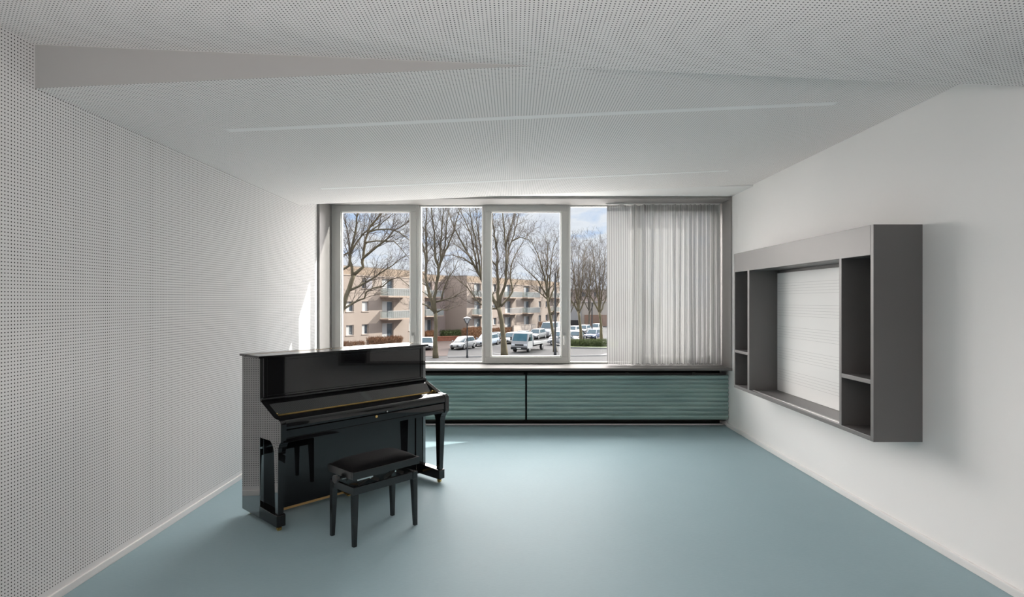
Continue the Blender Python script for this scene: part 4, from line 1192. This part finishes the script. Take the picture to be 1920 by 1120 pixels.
# ------------------------------------------------------------------ light
REAR, SOFT = 86, 16.5
w = bpy.data.worlds.new('sky'); scene.world = w; w.use_nodes = True
nt = w.node_tree; nt.nodes.clear()
out = nt.nodes.new('ShaderNodeOutputWorld'); bg = nt.nodes.new('ShaderNodeBackground')
tc = nt.nodes.new('ShaderNodeTexCoord'); sp = nt.nodes.new('ShaderNodeSeparateXYZ')
nt.links.new(tc.outputs['Generated'], sp.inputs[0])
mp = nt.nodes.new('ShaderNodeMapping'); mp.inputs['Scale'].default_value = (7.0, 7.0, 20.0)
nt.links.new(tc.outputs['Generated'], mp.inputs['Vector'])
nz = nt.nodes.new('ShaderNodeTexNoise'); nz.inputs['Scale'].default_value = 1.6; nz.inputs['Detail'].default_value = 7
nz.inputs['Roughness'].default_value = 0.55; nz.inputs['Distortion'].default_value = 0.3
nt.links.new(mp.outputs[0], nz.inputs['Vector'])
cl = nt.nodes.new('ShaderNodeValToRGB')
cl.color_ramp.elements[0].position = 0.30; cl.color_ramp.elements[0].color = (0.30, 0.385, 0.54, 1)
cl.color_ramp.elements[1].position = 0.46; cl.color_ramp.elements[1].color = (0.50, 0.515, 0.555, 1)
e = cl.color_ramp.elements.new(0.75); e.color = (0.37, 0.395, 0.47, 1)
nt.links.new(nz.outputs['Fac'], cl.inputs[0])
# high sky is brighter than the band above the roofs (raised to add daylight)
hi = nt.nodes.new('ShaderNodeMapRange'); hi.inputs['From Min'].default_value = 0.18; hi.inputs['From Max'].default_value = 0.5
hi.inputs['To Min'].default_value = 0.0; hi.inputs['To Max'].default_value = 1.0; hi.interpolation_type = 'SMOOTHSTEP'
nt.links.new(sp.outputs[2], hi.inputs['Value'])
mx = nt.nodes.new('ShaderNodeMix'); mx.data_type = 'RGBA'
mx.inputs['B'].default_value = (1.3, 1.36, 1.52, 1)
nt.links.new(hi.outputs[0], mx.inputs['Factor']); nt.links.new(cl.outputs[0], mx.inputs['A'])
nt.links.new(mx.outputs['Result'], bg.inputs[0]); bg.inputs[1].default_value = 1.0
nt.links.new(bg.outputs[0], out.inputs[0])

def lamp(name, kind, **kw):
    l = bpy.data.lights.new(name, kind); o = bpy.data.objects.new(name, l); col.objects.link(o)
    for k, v in kw.items(): setattr(l, k, v)
    return o
sun = lamp('sun', 'SUN', energy=5.6, color=(1.0, 0.95, 0.88), angle=math.radians(0.6))
sun.rotation_euler = Vector((1.0, 0.6, 0.72)).to_track_quat('Z', 'Y').to_euler()
# daylight sampling through the window opening
pt = lamp('daylight_portal', 'AREA', shape='RECTANGLE', size=XR - XL - 0.1, size_y=ZH - ZS - 0.05)
pt.location = ((XL + XR) / 2, YO + 0.02, (ZH + ZS) / 2); pt.rotation_euler = (math.radians(-90), 0, 0)
pt.data.cycles.is_portal = True
# added fill light behind the viewer, aimed up to brighten the ceiling
rl = lamp('rear_fill', 'AREA', shape='RECTANGLE', size=4.2, size_y=1.4, energy=REAR, color=(1.0, 0.91, 0.88))
rl.location = (0.1, -0.2, 1.9); rl.rotation_euler = (math.radians(180), 0, 0)
# added broad soft sun that fills the room through the window
so = lamp('soft_window_fill', 'SUN', energy=SOFT, color=(1.0, 0.908, 0.872), angle=math.radians(104))
so.rotation_euler = Vector((-0.42, 1.0, 0.20)).to_track_quat('Z', 'Y').to_euler()

# ------------------------------------------------------------------ camera and colour
cam = bpy.data.cameras.new('camera'); co = bpy.data.objects.new('camera', cam); col.objects.link(co)
co.location = (0, 0, EYE); co.rotation_euler = (math.radians(90), 0, 0)
cam.sensor_fit = 'HORIZONTAL'; cam.sensor_width = 36.0; cam.lens = 36.0 * F / 1920.0
cam.shift_x = -(VX - 960) / 1920.0; cam.shift_y = (VY - 560) / 1920.0
cam.clip_start = 0.05; cam.clip_end = 1000
scene.camera = co
vs = scene.view_settings
vs.view_transform = 'Standard'; vs.look = 'None'; vs.exposure = 0.78; vs.gamma = 1.0; vs.use_curve_mapping = False
cy = scene.cycles
cy.use_denoising = True
cy.max_bounces = 12; cy.diffuse_bounces = 8; cy.glossy_bounces = 5; cy.transparent_max_bounces = 24
cy.sample_clamp_indirect = 8.0
